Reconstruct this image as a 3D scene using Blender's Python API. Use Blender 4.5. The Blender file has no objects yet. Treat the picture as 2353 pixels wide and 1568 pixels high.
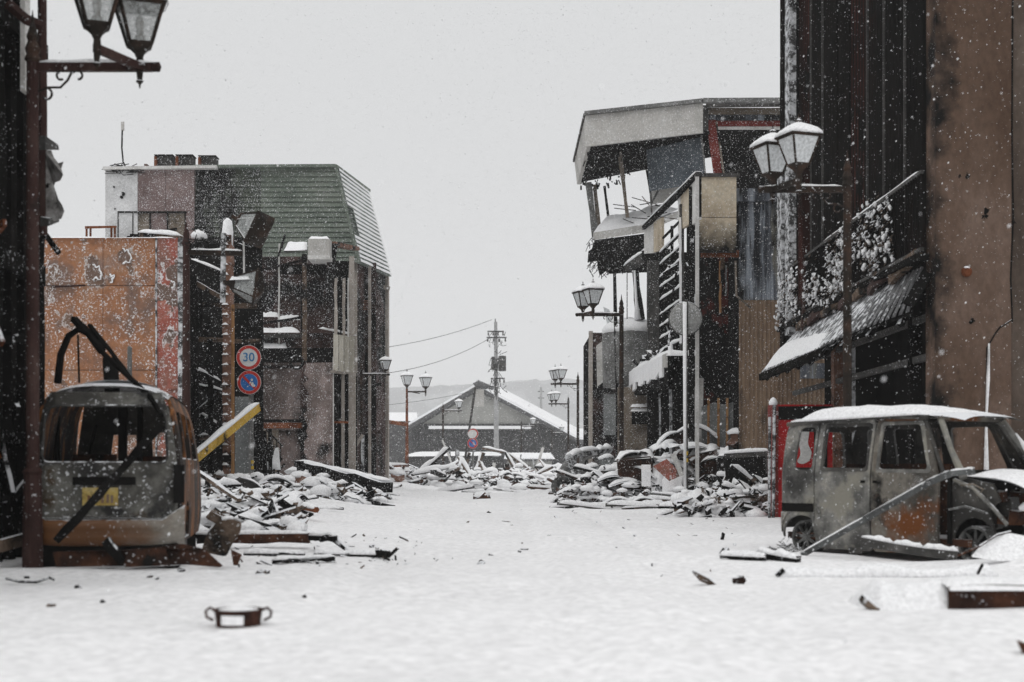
import bpy, bmesh, math, random
import numpy as np
from mathutils import Vector, Matrix
from mathutils.geometry import tessellate_polygon
R = math.radians
scene = bpy.context.scene
COL = scene.collection

# ------------------------------------------------------------------ camera
# photo measured on a 2353 x 1568 grid: focal length K, centre CX, horizon HY, eye height CH
K, CX, HY, CH = 3268.0, 1176.5, 1080.0, 0.95
cam = bpy.data.cameras.new('camera')
cam.lens = 50; cam.sensor_width = 36
cam.shift_y = (HY - 784) / 2353
cam.clip_start = 0.1; cam.clip_end = 4000
cam.dof.use_dof = True; cam.dof.focus_distance = 40; cam.dof.aperture_fstop = 1.7
co = bpy.data.objects.new('camera', cam); COL.objects.link(co)
co.location = (0, 0, CH); co.rotation_euler = (R(90), 0, 0)
scene.camera = co

# ------------------------------------------------------------------ overcast sky
SUN_EL, SUN_ROT = 62, 200
w = bpy.data.worlds.new('World'); scene.world = w; w.use_nodes = True
nt = w.node_tree; bg = nt.nodes['Background']
sky = nt.nodes.new('ShaderNodeTexSky'); sky.sky_type = 'NISHITA'; sky.sun_disc = False
sky.sun_elevation = R(SUN_EL); sky.sun_rotation = R(SUN_ROT); sky.dust_density = 6; sky.air_density = 1.5
hs = nt.nodes.new('ShaderNodeHueSaturation'); hs.inputs['Saturation'].default_value = 0.12
nt.links.new(sky.outputs[0], hs.inputs['Color'])
mx = nt.nodes.new('ShaderNodeMix'); mx.data_type = 'RGBA'; mx.inputs[0].default_value = 0.94
# even cloud cover, brightening gently from the horizon to the zenith as overcast skies do
tc = nt.nodes.new('ShaderNodeTexCoord'); sx_ = nt.nodes.new('ShaderNodeSeparateXYZ'); nt.links.new(tc.outputs['Generated'], sx_.inputs[0])
mr_ = nt.nodes.new('ShaderNodeMapRange'); nt.links.new(sx_.outputs[2], mr_.inputs[0]); mr_.inputs[1].default_value = 0; mr_.inputs[2].default_value = 1
mr_.inputs[3].default_value = 1.0; mr_.inputs[4].default_value = 1.5
vm_ = nt.nodes.new('ShaderNodeVectorMath'); vm_.operation = 'SCALE'; vm_.inputs[0].default_value = (5.95, 6.02, 6.08); nt.links.new(mr_.outputs[0], vm_.inputs['Scale'])
nt.links.new(vm_.outputs[0], mx.inputs[7])
nt.links.new(hs.outputs[0], mx.inputs[6]); nt.links.new(mx.outputs[2], bg.inputs['Color'])
bg.inputs['Strength'].default_value = 0.1
sl = bpy.data.lights.new('sun', 'SUN'); sl.energy = 0.75; sl.angle = R(60); sl.color = (1, .985, .97)
so = bpy.data.objects.new('sun', sl); COL.objects.link(so)
so.rotation_euler = (R(90 - SUN_EL), 0, R(-20))
scene.view_settings.view_transform = 'Standard'; scene.view_settings.look = 'None'
scene.cycles.volume_bounces = 2
scene.view_settings.exposure = 0.0; scene.view_settings.gamma = 1

# ------------------------------------------------------------------ helpers
def P(px, py, d): return Vector(((px - CX) * d / K, d, CH + (HY - py) * d / K))
def X(px, d): return (px - CX) * d / K
def Z(py, d): return CH + (HY - py) * d / K

_perm = np.random.RandomState(7).rand(256, 256)
def vnoise(x, y):
    x = np.asarray(x, float); y = np.asarray(y, float)
    xi = np.floor(x).astype(int); yi = np.floor(y).astype(int)
    fx = x - xi; fy = y - yi; fx = fx*fx*(3-2*fx); fy = fy*fy*(3-2*fy)
    g = lambda a, b: _perm[a & 255, b & 255]
    return (g(xi, yi)*(1-fx)+g(xi+1, yi)*fx)*(1-fy)+(g(xi, yi+1)*(1-fx)+g(xi+1, yi+1)*fx)*fy - .5
def fbm(x, y, o=4):
    s = 0; a = 1
    for i in range(o):
        s = s + a*vnoise(x*2**i+i*17.3, y*2**i+i*5.1); a *= .5
    return s
MOUNDS = [  # x, y, rx, ry, h
 (-5.8, 24.5, 1.8, 5.0, .30), (-6.6, 31, 2.6, 4.5, .42), (-4.2, 21.0, 1.4, 3.0, .16), (-7.5, 40, 3.0, 6, .6), (-6.5, 55, 3.0, 8, .5),
 (-5.2, 66, 3.5, 5, .75), (-3.0, 74, 3.0, 4, .55), (0.0, 82, 4.0, 6, .45), (3, 80, 4, 8, .35),
 (4.4, 39.6, 2.0, 1.7, .8), (7.0, 37.5, 2.2, 3.6, .6), (7.4, 31, 1.6, 3.0, .45), (3.4, 43.5, 1.8, 3.0, .40), (4.2, 52, 3, 6, .6), (5.0, 36.0, 2.2, 1.2, .15),
 (4.5, 15.8, 1.5, 1.8, -.045), (4.35, 14.75, 1.1, .35, .05), (5.45, 14.2, .55, .5, .26), (-4.5, 13.2, 1.5, .5, .05), (-4.4, 15.5, 1.5, 2, -.02),
]
_fr = random.Random(91)
FEET = [(.62+.16*(1 if i % 2 else -1)+.05*i+_fr.uniform(-.05,.05), 7+.68*i+_fr.uniform(-.1,.1)) for i in range(26)]+[(-1.9-.045*i+.15*(1 if i % 2 else -1)+_fr.uniform(-.05,.05), 9+.7*i+_fr.uniform(-.1,.1)) for i in range(18)]
def gz(x, y):
    x = np.asarray(x, float); y = np.asarray(y, float)
    z = .06*fbm(x/2.2, y/2.2, 3) + .02*fbm(x/.95, y/.95, 2)
    z = z + .018*np.clip(fbm(x/.9+40, y/.9, 3)-.12, 0, 1)*3
    # tyre and foot tracks along the street
    for tx in (-1.3, .25, 1.55):
        c = tx + .25*vnoise(y*.12, y*0+tx*9)
        z = z - .028*np.exp(-((x-c)/.16)**2)*(1+vnoise(x*3, y*1.2))
    for (fx, fy) in FEET:
        z = z - .03*np.exp(-((x-fx)/.075)**2-((y-fy)/.15)**2)
    for (mx_, my_, rx, ry, h) in MOUNDS:
        e = np.exp(-((x-mx_)/rx)**2-((y-my_)/ry)**2)
        z = z + h*e*(1 + (.9 if h > .2 else 0)*fbm(x/.9+mx_, y/.9, 3))
    return z
def G(px, d, dz=0):
    x = X(px, d); return Vector((x, d, float(gz(x, d))+dz))

class MB:
    def __init__(s): s.v = []; s.f = []; s.sm = False
    def add(s, vs, fs):
        o = len(s.v); s.v += [Vector(p) for p in vs]; s.f += [tuple(i+o for i in f) for f in fs]; return s
    def box(s, lo, hi):
        (a, b, c), (d, e, f) = lo, hi
        return s.add([(a,b,c),(d,b,c),(d,e,c),(a,e,c),(a,b,f),(d,b,f),(d,e,f),(a,e,f)],
            [(0,3,2,1),(4,5,6,7),(0,1,5,4),(1,2,6,5),(2,3,7,6),(3,0,4,7)])
    def hexa(s, p):   # 8 corners, bottom ring then top ring
        return s.add(p, [(0,3,2,1),(4,5,6,7),(0,1,5,4),(1,2,6,5),(2,3,7,6),(3,0,4,7)])
    def pbox(s, x0, y0, x1, y1, d, t=.1, zb=None):   # camera-facing slab; zb: bottom in metres
        z0 = zb if zb is not None else Z(y1, d)
        return s.box((X(x0, d), d, z0), (X(x1, d), d+t, Z(y0, d)))
    def beam(s, a, b, w, h=None, n=1, jit=0, rnd=None):
        a = Vector(a); b = Vector(b); h = h or w
        t = (b-a).normalized(); up = Vector((0,0,1)) if abs(t.z) < .95 else Vector((0,1,0))
        r = t.cross(up).normalized(); u = r.cross(t)
        rings = []
        for i in range(n+1):
            c = a.lerp(b, i/n); k = 1
            if jit and rnd:
                c = c + r*rnd.uniform(-jit, jit)+u*rnd.uniform(-jit, jit); k = rnd.uniform(.75, 1.05)
            rings.append([c+r*x*w/2*k+u*y*h/2*k for x, y in ((-1,-1),(1,-1),(1,1),(-1,1))])
        return s.rings(rings)
    def rings(s, rings, cap=True):
        n = len(rings[0]); vs = [p for r in rings for p in r]; fs = []
        for i in range(len(rings)-1):
            for j in range(n):
                k = (j+1) % n
                fs.append((i*n+j, i*n+k, (i+1)*n+k, (i+1)*n+j))
        if cap:
            fs.append(tuple(range(n-1, -1, -1))); m = (len(rings)-1)*n; fs.append(tuple(range(m, m+n)))
        return s.add(vs, fs)
    def tube(s, pts, rad, n=8, cap=True):
        pts = [Vector(p) for p in pts]
        if not hasattr(rad, '__len__'): rad = [rad]*len(pts)
        rings = []; prev = None
        for i, p in enumerate(pts):
            t = (pts[min(i+1, len(pts)-1)]-pts[max(i-1, 0)]).normalized()
            ref = prev if prev is not None else (Vector((0,0,1)) if abs(t.z) < .9 else Vector((1,0,0)))
            r = t.cross(ref)
            if r.length < 1e-4: r = t.cross(Vector((0,1,0)))
            r.normalize(); u = r.cross(t); prev = u
            rings.append([p+(r*math.cos(q)+u*math.sin(q))*rad[i] for q in [2*math.pi*j/n for j in range(n)]])
        return s.rings(rings, cap)
    def lathe(s, prof, n=16, o=(0,0,0), ax=None, rot=0):
        o = Vector(o); ax = ax or Matrix.Identity(3)
        return s.rings([[o+ax @ Vector((r*math.cos(rot+2*math.pi*j/n), r*math.sin(rot+2*math.pi*j/n), z)) for j in range(n)] for r, z in prof])
    def plate(s, outer, holes, fr, t):
        # fr(u, v, w) -> Vector ; faces at w=0 and w=t, with walls round the outline and the holes
        loops = [outer]+list(holes); pts = [q for l in loops for q in l]
        tri = tessellate_polygon([[Vector((a, b, 0)) for a, b in l] for l in loops])
        n = len(pts); vs = [fr(a, b, 0) for a, b in pts]+[fr(a, b, t) for a, b in pts]
        fs = [tuple(x) for x in tri]+[tuple(n+i for i in reversed(x)) for x in tri]
        o = 0
        for l in loops:
            m = len(l)
            for i in range(m):
                j = (i+1) % m; fs.append((o+i, o+j, n+o+j, n+o+i))
            o += m
        return s.add(vs, fs)
    def grid(s, fn, nu, nv):
        vs = [fn(i/nu, j/nv) for i in range(nu+1) for j in range(nv+1)]; fs = []
        for i in range(nu):
            for j in range(nv):
                a = i*(nv+1)+j; fs.append((a, a+nv+1, a+nv+2, a+1))
        return s.add(vs, fs)
    def xf(s, m): s.v = [m @ p for p in s.v]; return s
    def jitter(s, a, seed=0):
        r = random.Random(seed); s.v = [p+Vector((r.uniform(-a,a), r.uniform(-a,a), r.uniform(-a,a))) for p in s.v]; return s
    def build(s, name, mat, parent=None, smooth=False, keep=False, kind=None):
        me = bpy.data.meshes.new(name)
        c = Vector((0,0,0))
        if not keep and s.v:
            lo = Vector((min(p.x for p in s.v), min(p.y for p in s.v), min(p.z for p in s.v)))
            hi = Vector((max(p.x for p in s.v), max(p.y for p in s.v), max(p.z for p in s.v)))
            c = (lo+hi)/2
            if parent is None: c.z = lo.z
        me.from_pydata([p-c for p in s.v], [], s.f); me.validate()
        bm = bmesh.new(); bm.from_mesh(me); bmesh.ops.recalc_face_normals(bm, faces=bm.faces); bm.to_mesh(me); bm.free()
        me.materials.append(mat)
        if smooth or s.sm: me.polygons.foreach_set('use_smooth', [True]*len(me.polygons))
        o = bpy.data.objects.new(name, me); COL.objects.link(o)
        o.location = c
        if parent is not None:
            o.parent = parent; wp = Vector((0,0,0)); q = parent
            while q is not None: wp += q.location; q = q.parent
            o.location = c-wp
        if kind: o['kind'] = kind
        return o

def tag(o, label, cat, group=None):
    o['label'] = label; o['category'] = cat
    if group: o['group'] = group
    return o
def thing(name, label, cat, loc=(0,0,0), group=None):
    o = bpy.data.objects.new(name, None); COL.objects.link(o); o.location = loc; o.empty_display_size = .2
    return tag(o, label, cat, group)
def copy_tree(o, parent=None):
    c = o.copy(); COL.objects.link(c); c.parent = parent
    for ch in o.children: copy_tree(ch, c)
    return c
def rpoly(pts, r, n=4):   # rounded polygon
    out = []; m = len(pts)
    for i in range(m):
        p = Vector(pts[i]); a = Vector(pts[i-1]); b = Vector(pts[(i+1) % m])
        ra = min(r, (a-p).length*.45, (b-p).length*.45)
        p0 = p+(a-p).normalized()*ra; p1 = p+(b-p).normalized()*ra
        for k in range(n+1):
            t = k/n; q = p0*(1-t)**2+p*2*t*(1-t)+p1*t*t; out.append((q.x, q.y))
    return out
def snow_on(mb, A, B, C, D, h, nu=10, nv=4, seed=0, p=.5):
    # puffy snow over the quad A B C D (A->B along u, A->D along v)
    A, B, C, D = map(Vector, (A, B, C, D))
    def f(u, v):
        q = A.lerp(B, u).lerp(D.lerp(C, u), v)
        e = min(1, 4*u*(1-u)*3)**p*(4*v*(1-v))**p
        n = float(fbm(u*5+seed*3.1, v*3+seed*1.7, 3))
        return q+Vector((0, 0, h*e*(1+.7*n)-.004+(.0 if e > 0 else -.004)))
    return mb.grid(f, nu, nv)
def snow_beam(mb, a, b, w, h, off=0, n=8, seed=0):
    a = Vector(a); b = Vector(b); t = (b-a).normalized(); r = t.cross(Vector((0,0,1))).normalized(); up = r.cross(t)
    rings = []
    for i in range(n+1):
        q = i/n; e = min(1, min(q, 1-q)*n*.8+.15); k = 1+.9*float(fbm(q*4.3+seed*2.3, seed*1.1, 3))
        c = a.lerp(b, q)+up*off
        rings.append([c+r*math.cos(g)*w/2*(1.0+.08*k)+up*(math.sin(g)*h*k*e if math.sin(g) > 0 else -.01) for g in [math.pi*(j/6) for j in range(7)]]+[c-up*.01])
    return mb.rings(rings)

# ------------------------------------------------------------------ materials
def M(name, cols, scale=2.0, stretch=(1,1,1), rough=.88, metal=0, soot=None, snow=0.0, speck=0.0, bump=.25, bscale=18, spec=.05, patch=None, grad=None):
    m = bpy.data.materials.new(name); m.use_nodes = True; n = m.node_tree.nodes; l = m.node_tree.links
    b = n['Principled BSDF']; b.inputs['Metallic'].default_value = metal; b.inputs['Specular IOR Level'].default_value = spec
    geo = n.new('ShaderNodeNewGeometry')
    def mth(op, a, c, d=None):
        q = n.new('ShaderNodeMath'); q.operation = op
        for i, x in enumerate((a, c, d)):
            if x is None: continue
            if isinstance(x, (int, float)): q.inputs[i].default_value = x
            else: l.new(x, q.inputs[i])
        return q.outputs[0]
    def noise(sc, det=5, st=None, off=0):
        vm = n.new('ShaderNodeVectorMath'); vm.operation = 'MULTIPLY_ADD'; l.new(geo.outputs['Position'], vm.inputs[0])
        vm.inputs[1].default_value = st or (1,1,1); vm.inputs[2].default_value = (off, off*.7, off*1.3)
        t = n.new('ShaderNodeTexNoise'); t.inputs['Scale'].default_value = sc; t.inputs['Detail'].default_value = det; t.inputs['Roughness'].default_value = .62
        l.new(vm.outputs[0], t.inputs['Vector']); return t.outputs[0]
    def rng(x, a, c):
        q = n.new('ShaderNodeMapRange'); l.new(x, q.inputs[0]); q.inputs[1].default_value = a; q.inputs[2].default_value = c; return q.outputs[0]
    def mix(f, a, c):
        q = n.new('ShaderNodeMix'); q.data_type = 'RGBA'
        l.new(f, q.inputs[0])
        for i, x in ((6, a), (7, c)):
            if isinstance(x, tuple): q.inputs[i].default_value = (*x, 1)
            else: l.new(x, q.inputs[i])
        return q.outputs[2]
    h = abs(hash(name)) if False else sum(ord(c)*(i+3) for i, c in enumerate(name)) % 97
    base = noise(scale, 6, stretch, h)
    rp = n.new('ShaderNodeValToRGB'); l.new(base, rp.inputs[0]); e = rp.color_ramp.elements
    while len(e) > 1: e.remove(e[-1])
    for i, (p, c) in enumerate(cols):
        pp = .5+(p-.5)*.38
        q = e[0] if i == 0 else e.new(pp); q.position = pp; q.color = (*c, 1)
    col = rp.outputs[0]
    fine = noise(scale*9+6, 4, stretch, h+3)
    vv = n.new('ShaderNodeHueSaturation'); l.new(col, vv.inputs['Color']); l.new(rng(fine, .1, .9), vv.inputs['Value'])
    q = mth('MULTIPLY_ADD', fine, .9, .55); l.new(q, vv.inputs['Value']); col = vv.outputs[0]
    if patch:
        pn = noise(patch[1], 6, (1, 1, patch[3] if len(patch) > 3 else 1), h+23); col = mix(rng(pn, patch[0], patch[0]+(patch[5] if len(patch) > 5 else .012)), col, patch[2])
        rim = mth('MULTIPLY', rng(pn, patch[0]-.022, patch[0]-.006), mth('SUBTRACT', 1.0, rng(pn, patch[0]-.004, patch[0]+.012)))
        if len(patch) > 4 and patch[4]: col = mix(mth('MULTIPLY', rim, rng(noise(2.2, 3, None, h+29), .44, .52)), col, patch[4])
    if soot:
        sf = rng(noise(soot[1]*.9, 7, (1, 1, soot[2] if len(soot) > 2 else 1), h+7), soot[0]-.04, soot[0]+.05); col = mix(sf, col, (.012, .0115, .011))
    if grad:
        sg = n.new('ShaderNodeSeparateXYZ'); l.new(geo.outputs['Position'], sg.inputs[0])
        gv = mth('MULTIPLY_ADD', mth('SUBTRACT', noise(1.6, 6, None, h+31), .5), grad[3], sg.outputs[grad[0]])
        q = n.new('ShaderNodeMapRange'); l.new(gv, q.inputs[0]); q.inputs[1].default_value = grad[1]; q.inputs[2].default_value = grad[2]; q.inputs[3].default_value = 1; q.inputs[4].default_value = 0
        col = mix(q.outputs[0], col, grad[4] if len(grad) > 4 else (.010, .0095, .009))
    rgh = rough
    if snow or speck:
        sx = n.new('ShaderNodeSeparateXYZ'); l.new(geo.outputs['Normal'], sx.inputs[0])
        fac = None
        if snow:
            zz = mth('ADD', sx.outputs[2], mth('MULTIPLY', mth('SUBTRACT', noise(7, 4, None, h+11), .5), 1.1))
            fac = rng(zz, .95-snow*.8, 1.1-snow*.8)
        if speck:
            sp = rng(noise(26, 3, None, h+13), .66-speck*.22, .70-speck*.22)
            sp2 = rng(noise(3, 4, None, h+17), .40, .56)
            sp = mth('MULTIPLY', mth('MULTIPLY', sp, sp2), .8)
            fac = sp if fac is None else mth('MAXIMUM', fac, sp)
        col = mix(fac, col, (.80, .81, .83))
    l.new(col, b.inputs['Base Color']); b.inputs['Roughness'].default_value = rgh
    if bump:
        bp = n.new('ShaderNodeBump'); bp.inputs['Strength'].default_value = bump; bp.inputs['Distance'].default_value = .03
        l.new(noise(bscale, 5, stretch, h+5), bp.inputs['Height']); l.new(bp.outputs[0], b.inputs['Normal'])
    return m
def glass(name, col=(.75,.78,.78), a=.5):
    m = bpy.data.materials.new(name); m.use_nodes = True; n = m.node_tree.nodes; l = m.node_tree.links
    b = n['Principled BSDF']; b.inputs['Base Color'].default_value = (*col, 1); b.inputs['Roughness'].default_value = .3
    t = n.new('ShaderNodeBsdfTransparent'); mx = n.new('ShaderNodeMixShader')
    ns = n.new('ShaderNodeTexNoise'); ns.inputs['Scale'].default_value = 9; ns.inputs['Detail'].default_value = 4
    mr = n.new('ShaderNodeMapRange'); l.new(ns.outputs[0], mr.inputs[0]); mr.inputs[1].default_value = .3; mr.inputs[2].default_value = .7; mr.inputs[3].default_value = a-.2; mr.inputs[4].default_value = min(1, a+.25)
    l.new(mr.outputs[0], mx.inputs[0]); l.new(t.outputs[0], mx.inputs[1]); l.new(b.outputs[0], mx.inputs[2]); l.new(mx.outputs[0], n['Material Output'].inputs[0])
    return m
BLK = [(0, (.004,.004,.004)), (.5, (.009,.0085,.008)), (1, (.024,.022,.021))]
m = {}
m['snow'] = M('snow', [(0,(.85,.845,.85)),(.5,(.895,.89,.895)),(1,(.92,.915,.92))], .8, rough=.75, bump=.07, bscale=10, spec=.2)
m['cap'] = M('snow_cap', [(0,(.87,.87,.88)),(1,(.92,.92,.925))], 3, rough=.75, bump=.4, bscale=22, spec=.2)
m['char'] = M('charred_timber', BLK, 4, (1,1,1), soot=(.55,2), snow=.62, speck=.25, bump=.7, bscale=14, spec=0)
m['black'] = M('burnt_black', BLK, 1.5, soot=(.5,1), snow=.35, speck=.12, bump=.5, bscale=9, spec=0)
m['blackclean'] = M('burnt_interior', BLK, 1.5, soot=(.45,1), bump=.5, bscale=9, spec=0)
m['brownpost'] = M('brown_painted_steel', [(0,(.028,.015,.013)),(.5,(.045,.024,.021)),(1,(.07,.043,.037))], 3, (1,1,.4), rough=.55, soot=(.62,2), snow=.25, speck=.1, bump=.15)
m['lamp'] = M('lamp_iron', [(0,(.014,.012,.010)),(.5,(.028,.022,.018)),(1,(.06,.035,.025))], 4, rough=.55, snow=.55, speck=.1, bump=.25, bscale=30)
m['rustpost'] = M('rusty_post', [(0,(.05,.018,.010)),(.5,(.16,.055,.025)),(1,(.26,.10,.05))], 3, (1,1,.5), snow=.45, speck=.15)
m['rust'] = M('rusted_sheet', [(0,(.012,.009,.008)),(.4,(.035,.019,.014)),(.7,(.075,.033,.019)),(1,(.13,.065,.04))], 2.2, soot=(.58,2.2), snow=.5, speck=.12, bump=.4)
m['orange'] = M('peeling_orange_plaster', [(0,(.15,.10,.085)),(.2,(.21,.135,.105)),(.36,(.28,.145,.09)),(.55,(.34,.16,.085)),(.75,(.35,.19,.115)),(1,(.26,.17,.135))], 1.4, (1,1,.8), soot=(.73,1.3), snow=.3, speck=.42, bump=.8, bscale=5, patch=(.60,1.7,(.185,.12,.09),.8,(.55,.53,.52)))
m['scar'] = M('bare_cement_scar', [(0,(.12,.085,.07)),(.5,(.19,.13,.105)),(1,(.25,.18,.14))], 2, bump=.6, speck=.3)
m['redplaster'] = M('peeling_red_plaster', [(0,(.20,.12,.10)),(.35,(.28,.13,.10)),(.6,(.34,.10,.075)),(1,(.44,.26,.20))], 1.3, (1,1,.7), soot=(.62,1.6), snow=.3, speck=.46, bump=.8, bscale=6, patch=(.56,1.5,(.16,.11,.09),.7,(.75,.75,.76)))
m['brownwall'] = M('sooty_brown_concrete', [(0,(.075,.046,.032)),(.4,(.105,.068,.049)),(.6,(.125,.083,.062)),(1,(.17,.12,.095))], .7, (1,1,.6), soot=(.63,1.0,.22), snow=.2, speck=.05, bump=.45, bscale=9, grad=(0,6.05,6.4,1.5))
m['brownwall2'] = M('grey_brown_concrete', [(0,(.06,.045,.036)),(.5,(.095,.072,.058)),(1,(.14,.115,.095))], .6, (1,1,.6), soot=(.70,1.1), speck=.06, bump=.4, bscale=10)
m['blackred'] = M('burnt_red_plaster', BLK, 1.5, soot=(.60,1.4), speck=.15, bump=.5, bscale=9, spec=0, patch=(.56,1.1,(.075,.019,.015),.7,None,.05))
m['corrblack'] = M('burnt_steel_sheet', [(0,(.006,.006,.006)),(.6,(.014,.012,.011)),(.85,(.016,.012,.011)),(1,(.03,.018,.015))], .8, (1,1,.35), rough=.7, soot=(.5,.8), speck=.02, bump=.2, spec=0)
m['corrred'] = M('scorched_red_steel', [(0,(.010,.007,.006)),(.5,(.03,.013,.011)),(1,(.065,.026,.021))], .9, (1,1,.4), rough=.7, soot=(.53,1.0), speck=.08, bump=.2, spec=0)
m['frosted'] = M('snow_crusted_pipe', [(0,(.03,.03,.03)),(.42,(.10,.10,.10)),(.55,(.45,.46,.47)),(1,(.75,.76,.78))], 4.5, (1,1,1.4), speck=.5, bump=.8, bscale=12)
m['tan'] = M('scorched_tan_sheet', [(0,(.12,.08,.055)),(.45,(.23,.16,.11)),(.75,(.30,.22,.155)),(1,(.22,.17,.13))], .55, (1,1,.3), rough=.6, soot=(.62,.8,.5), speck=.15, bump=.2)
m['bluegrey'] = M('sooty_bluegrey_sheet', [(0,(.02,.022,.026)),(.4,(.05,.055,.065)),(.62,(.12,.13,.15)),(.8,(.16,.15,.12)),(1,(.40,.43,.47))], .9, (1.6,1,.25), rough=.6, soot=(.54,.9,.5), speck=.22, bump=.2, patch=(.555,2.0,(.26,.285,.32),.10,None,.06))
m['cream'] = M('scorched_cream_panel', [(0,(.30,.24,.17)),(.5,(.52,.44,.33)),(1,(.60,.54,.43))], .8, soot=(.70,.9), speck=.2, bump=.1, rough=.5, grad=(2,6.75,7.4,1.2))
m['creamboard'] = M('pale_cream_board', [(0,(.42,.39,.33)),(1,(.58,.55,.48))], 1.5, (2,2,.3), speck=.2, bump=.1)
m['greypanel'] = M('pale_grey_fascia', [(0,(.36,.35,.33)),(.5,(.48,.465,.44)),(1,(.54,.53,.51))], 1.2, speck=.35, snow=.3, bump=.1, rough=.6)
m['white'] = M('dirty_white_paint', [(0,(.42,.41,.39)),(.5,(.60,.59,.57)),(1,(.70,.69,.68))], 1.5, snow=.5, speck=.2, bump=.2)
m['dkgrey'] = M('dark_grey_steel', [(0,(.03,.03,.03)),(.5,(.06,.058,.055)),(1,(.10,.095,.09))], 3, rough=.6, snow=.5, speck=.2, bump=.2)
m['grey'] = M('bare_grey_steel', [(0,(.08,.08,.078)),(.5,(.15,.15,.145)),(1,(.24,.24,.235))], 2, rough=.5, snow=.45, speck=.3, bump=.2)
m['redpanel'] = M('dull_red_panel', [(0,(.10,.018,.015)),(.5,(.17,.035,.03)),(1,(.24,.06,.05))], 2, soot=(.66,2), speck=.3)
m['bluepane'] = M('smoked_glass_panel', [(0,(.05,.06,.07)),(.5,(.085,.10,.115)),(1,(.12,.135,.15))], 1.2, rough=.3, speck=.25, bump=.05)
m['green'] = M('green_roof_slat', [(0,(.10,.12,.10)),(.5,(.145,.17,.142)),(1,(.19,.21,.18))], 1.1, (1,1,2), rough=.6, snow=.25, speck=.22, soot=(.74,.5), bump=.15)
m['greenburnt'] = M('scorched_green_slat', [(0,(.035,.04,.033)),(.5,(.06,.07,.055)),(1,(.11,.125,.10))], .9, rough=.7, soot=(.47,.7,.4), snow=.25, speck=.42, bump=.3)
m['greensnow'] = M('green_slat_with_snow', [(0,(.12,.155,.125)),(1,(.20,.24,.20))], 1.4, rough=.6, snow=.35, speck=.7, bump=.15)
m['purple'] = M('mauve_wall_panel', [(0,(.12,.085,.08)),(.5,(.18,.13,.125)),(1,(.24,.18,.17))], .9, soot=(.70,.9), speck=.42, bump=.2)
m['whitewall'] = M('whitewashed_wall', [(0,(.42,.42,.42)),(.5,(.62,.62,.62)),(1,(.72,.72,.72))], .7, soot=(.72,1.2), speck=.4, bump=.15)
m['pink'] = M('scorched_pink_plaster', [(0,(.05,.04,.037)),(.35,(.14,.11,.10)),(.6,(.27,.215,.20)),(1,(.38,.32,.305))], .6, (1,1,.6), soot=(.53,.8,.7), speck=.3, bump=.4, bscale=6)
m['redbrown'] = M('scorched_redbrown_wall', [(0,(.025,.017,.015)),(.5,(.06,.037,.033)),(1,(.10,.062,.055))], .8, soot=(.49,.7), speck=.36, bump=.4)
m['paletan'] = M('pale_stone_pier', [(0,(.22,.195,.17)),(.5,(.35,.315,.28)),(1,(.44,.40,.365))], 1, (1,1,.4), soot=(.73,1.1,.4), speck=.25, bump=.3)
m['yellow'] = M('chipped_yellow_paint', [(0,(.20,.12,.03)),(.4,(.48,.30,.05)),(1,(.58,.38,.08))], 2.5, soot=(.62,2.5), snow=.5, speck=.2)
m['yellowpaint'] = M('yellow_tape', [(0,(.5,.33,.05)),(1,(.62,.42,.07))], 3)
m['board'] = M('grey_cement_board', [(0,(.13,.14,.14)),(.5,(.19,.20,.20)),(1,(.25,.26,.255))], 1.4, soot=(.70,1.3), speck=.28, bump=.3)
m['boardb'] = M('tan_stained_board', [(0,(.10,.08,.06)),(.5,(.17,.14,.11)),(1,(.24,.205,.17))], 1.3, soot=(.60,1), speck=.28, bump=.3)
m['stud'] = M('scorched_pine_stud', [(0,(.16,.075,.03)),(.5,(.32,.17,.075)),(1,(.40,.25,.13))], 4, (2,2,.3), soot=(.62,3), bump=.3)
m['wood'] = M('weathered_timber', [(0,(.06,.042,.03)),(.5,(.12,.085,.062)),(1,(.20,.15,.115))], 5, (1,1,1), soot=(.52,2), snow=.6, speck=.2, bump=.5)
m['brick'] = M('scorched_brick', [(0,(.10,.055,.04)),(.5,(.22,.12,.085)),(1,(.30,.19,.15))], 3, soot=(.58,1.6), snow=.6, speck=.3, bump=.6)
m['vanash'] = M('ashen_van_steel', [(0,(.03,.029,.027)),(.25,(.075,.073,.068)),(.45,(.14,.137,.127)),(.6,(.21,.205,.19)),(.72,(.30,.285,.25)),(.82,(.17,.16,.145)),(1,(.10,.09,.08))], 2.1, rough=.55, metal=.1, soot=(.625,1.6), snow=.3, speck=.14, bump=.35, bscale=9, spec=.3, patch=(.54,1.5,(.24,.228,.19),1,None,.09))
m['vanrust'] = M('heat_rusted_door', [(0,(.03,.027,.023)),(.3,(.07,.065,.057)),(.5,(.115,.105,.092)),(.7,(.19,.175,.15)),(1,(.11,.085,.065))], 1.7, rough=.6, soot=(.62,2.2), snow=.3, speck=.12, bump=.3, patch=(.49,1.1,(.16,.058,.02),1,None,.10))
m['vandark'] = M('sooty_van_steel', [(0,(.010,.009,.008)),(.4,(.026,.024,.021)),(.65,(.055,.051,.045)),(.85,(.085,.08,.07)),(1,(.10,.07,.045))], 2, rough=.5, soot=(.6,2), snow=.35, speck=.12, bump=.2, spec=.4)
m['vanhatch'] = M('frost_dusted_hatch', [(0,(.012,.011,.010)),(.35,(.045,.042,.036)),(.5,(.085,.081,.070)),(.7,(.15,.147,.132)),(.85,(.07,.05,.03)),(1,(.10,.05,.02))], 1.5, rough=.5, soot=(.59,2), snow=.3, speck=.33, bump=.2, spec=.3)
m['vanroof'] = M('frost_dusted_van_roof', [(0,(.03,.028,.025)),(.5,(.06,.057,.052)),(1,(.10,.095,.085))], 2, rough=.5, soot=(.62,2), snow=.22, speck=.75, bump=.2, spec=.3)
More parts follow.
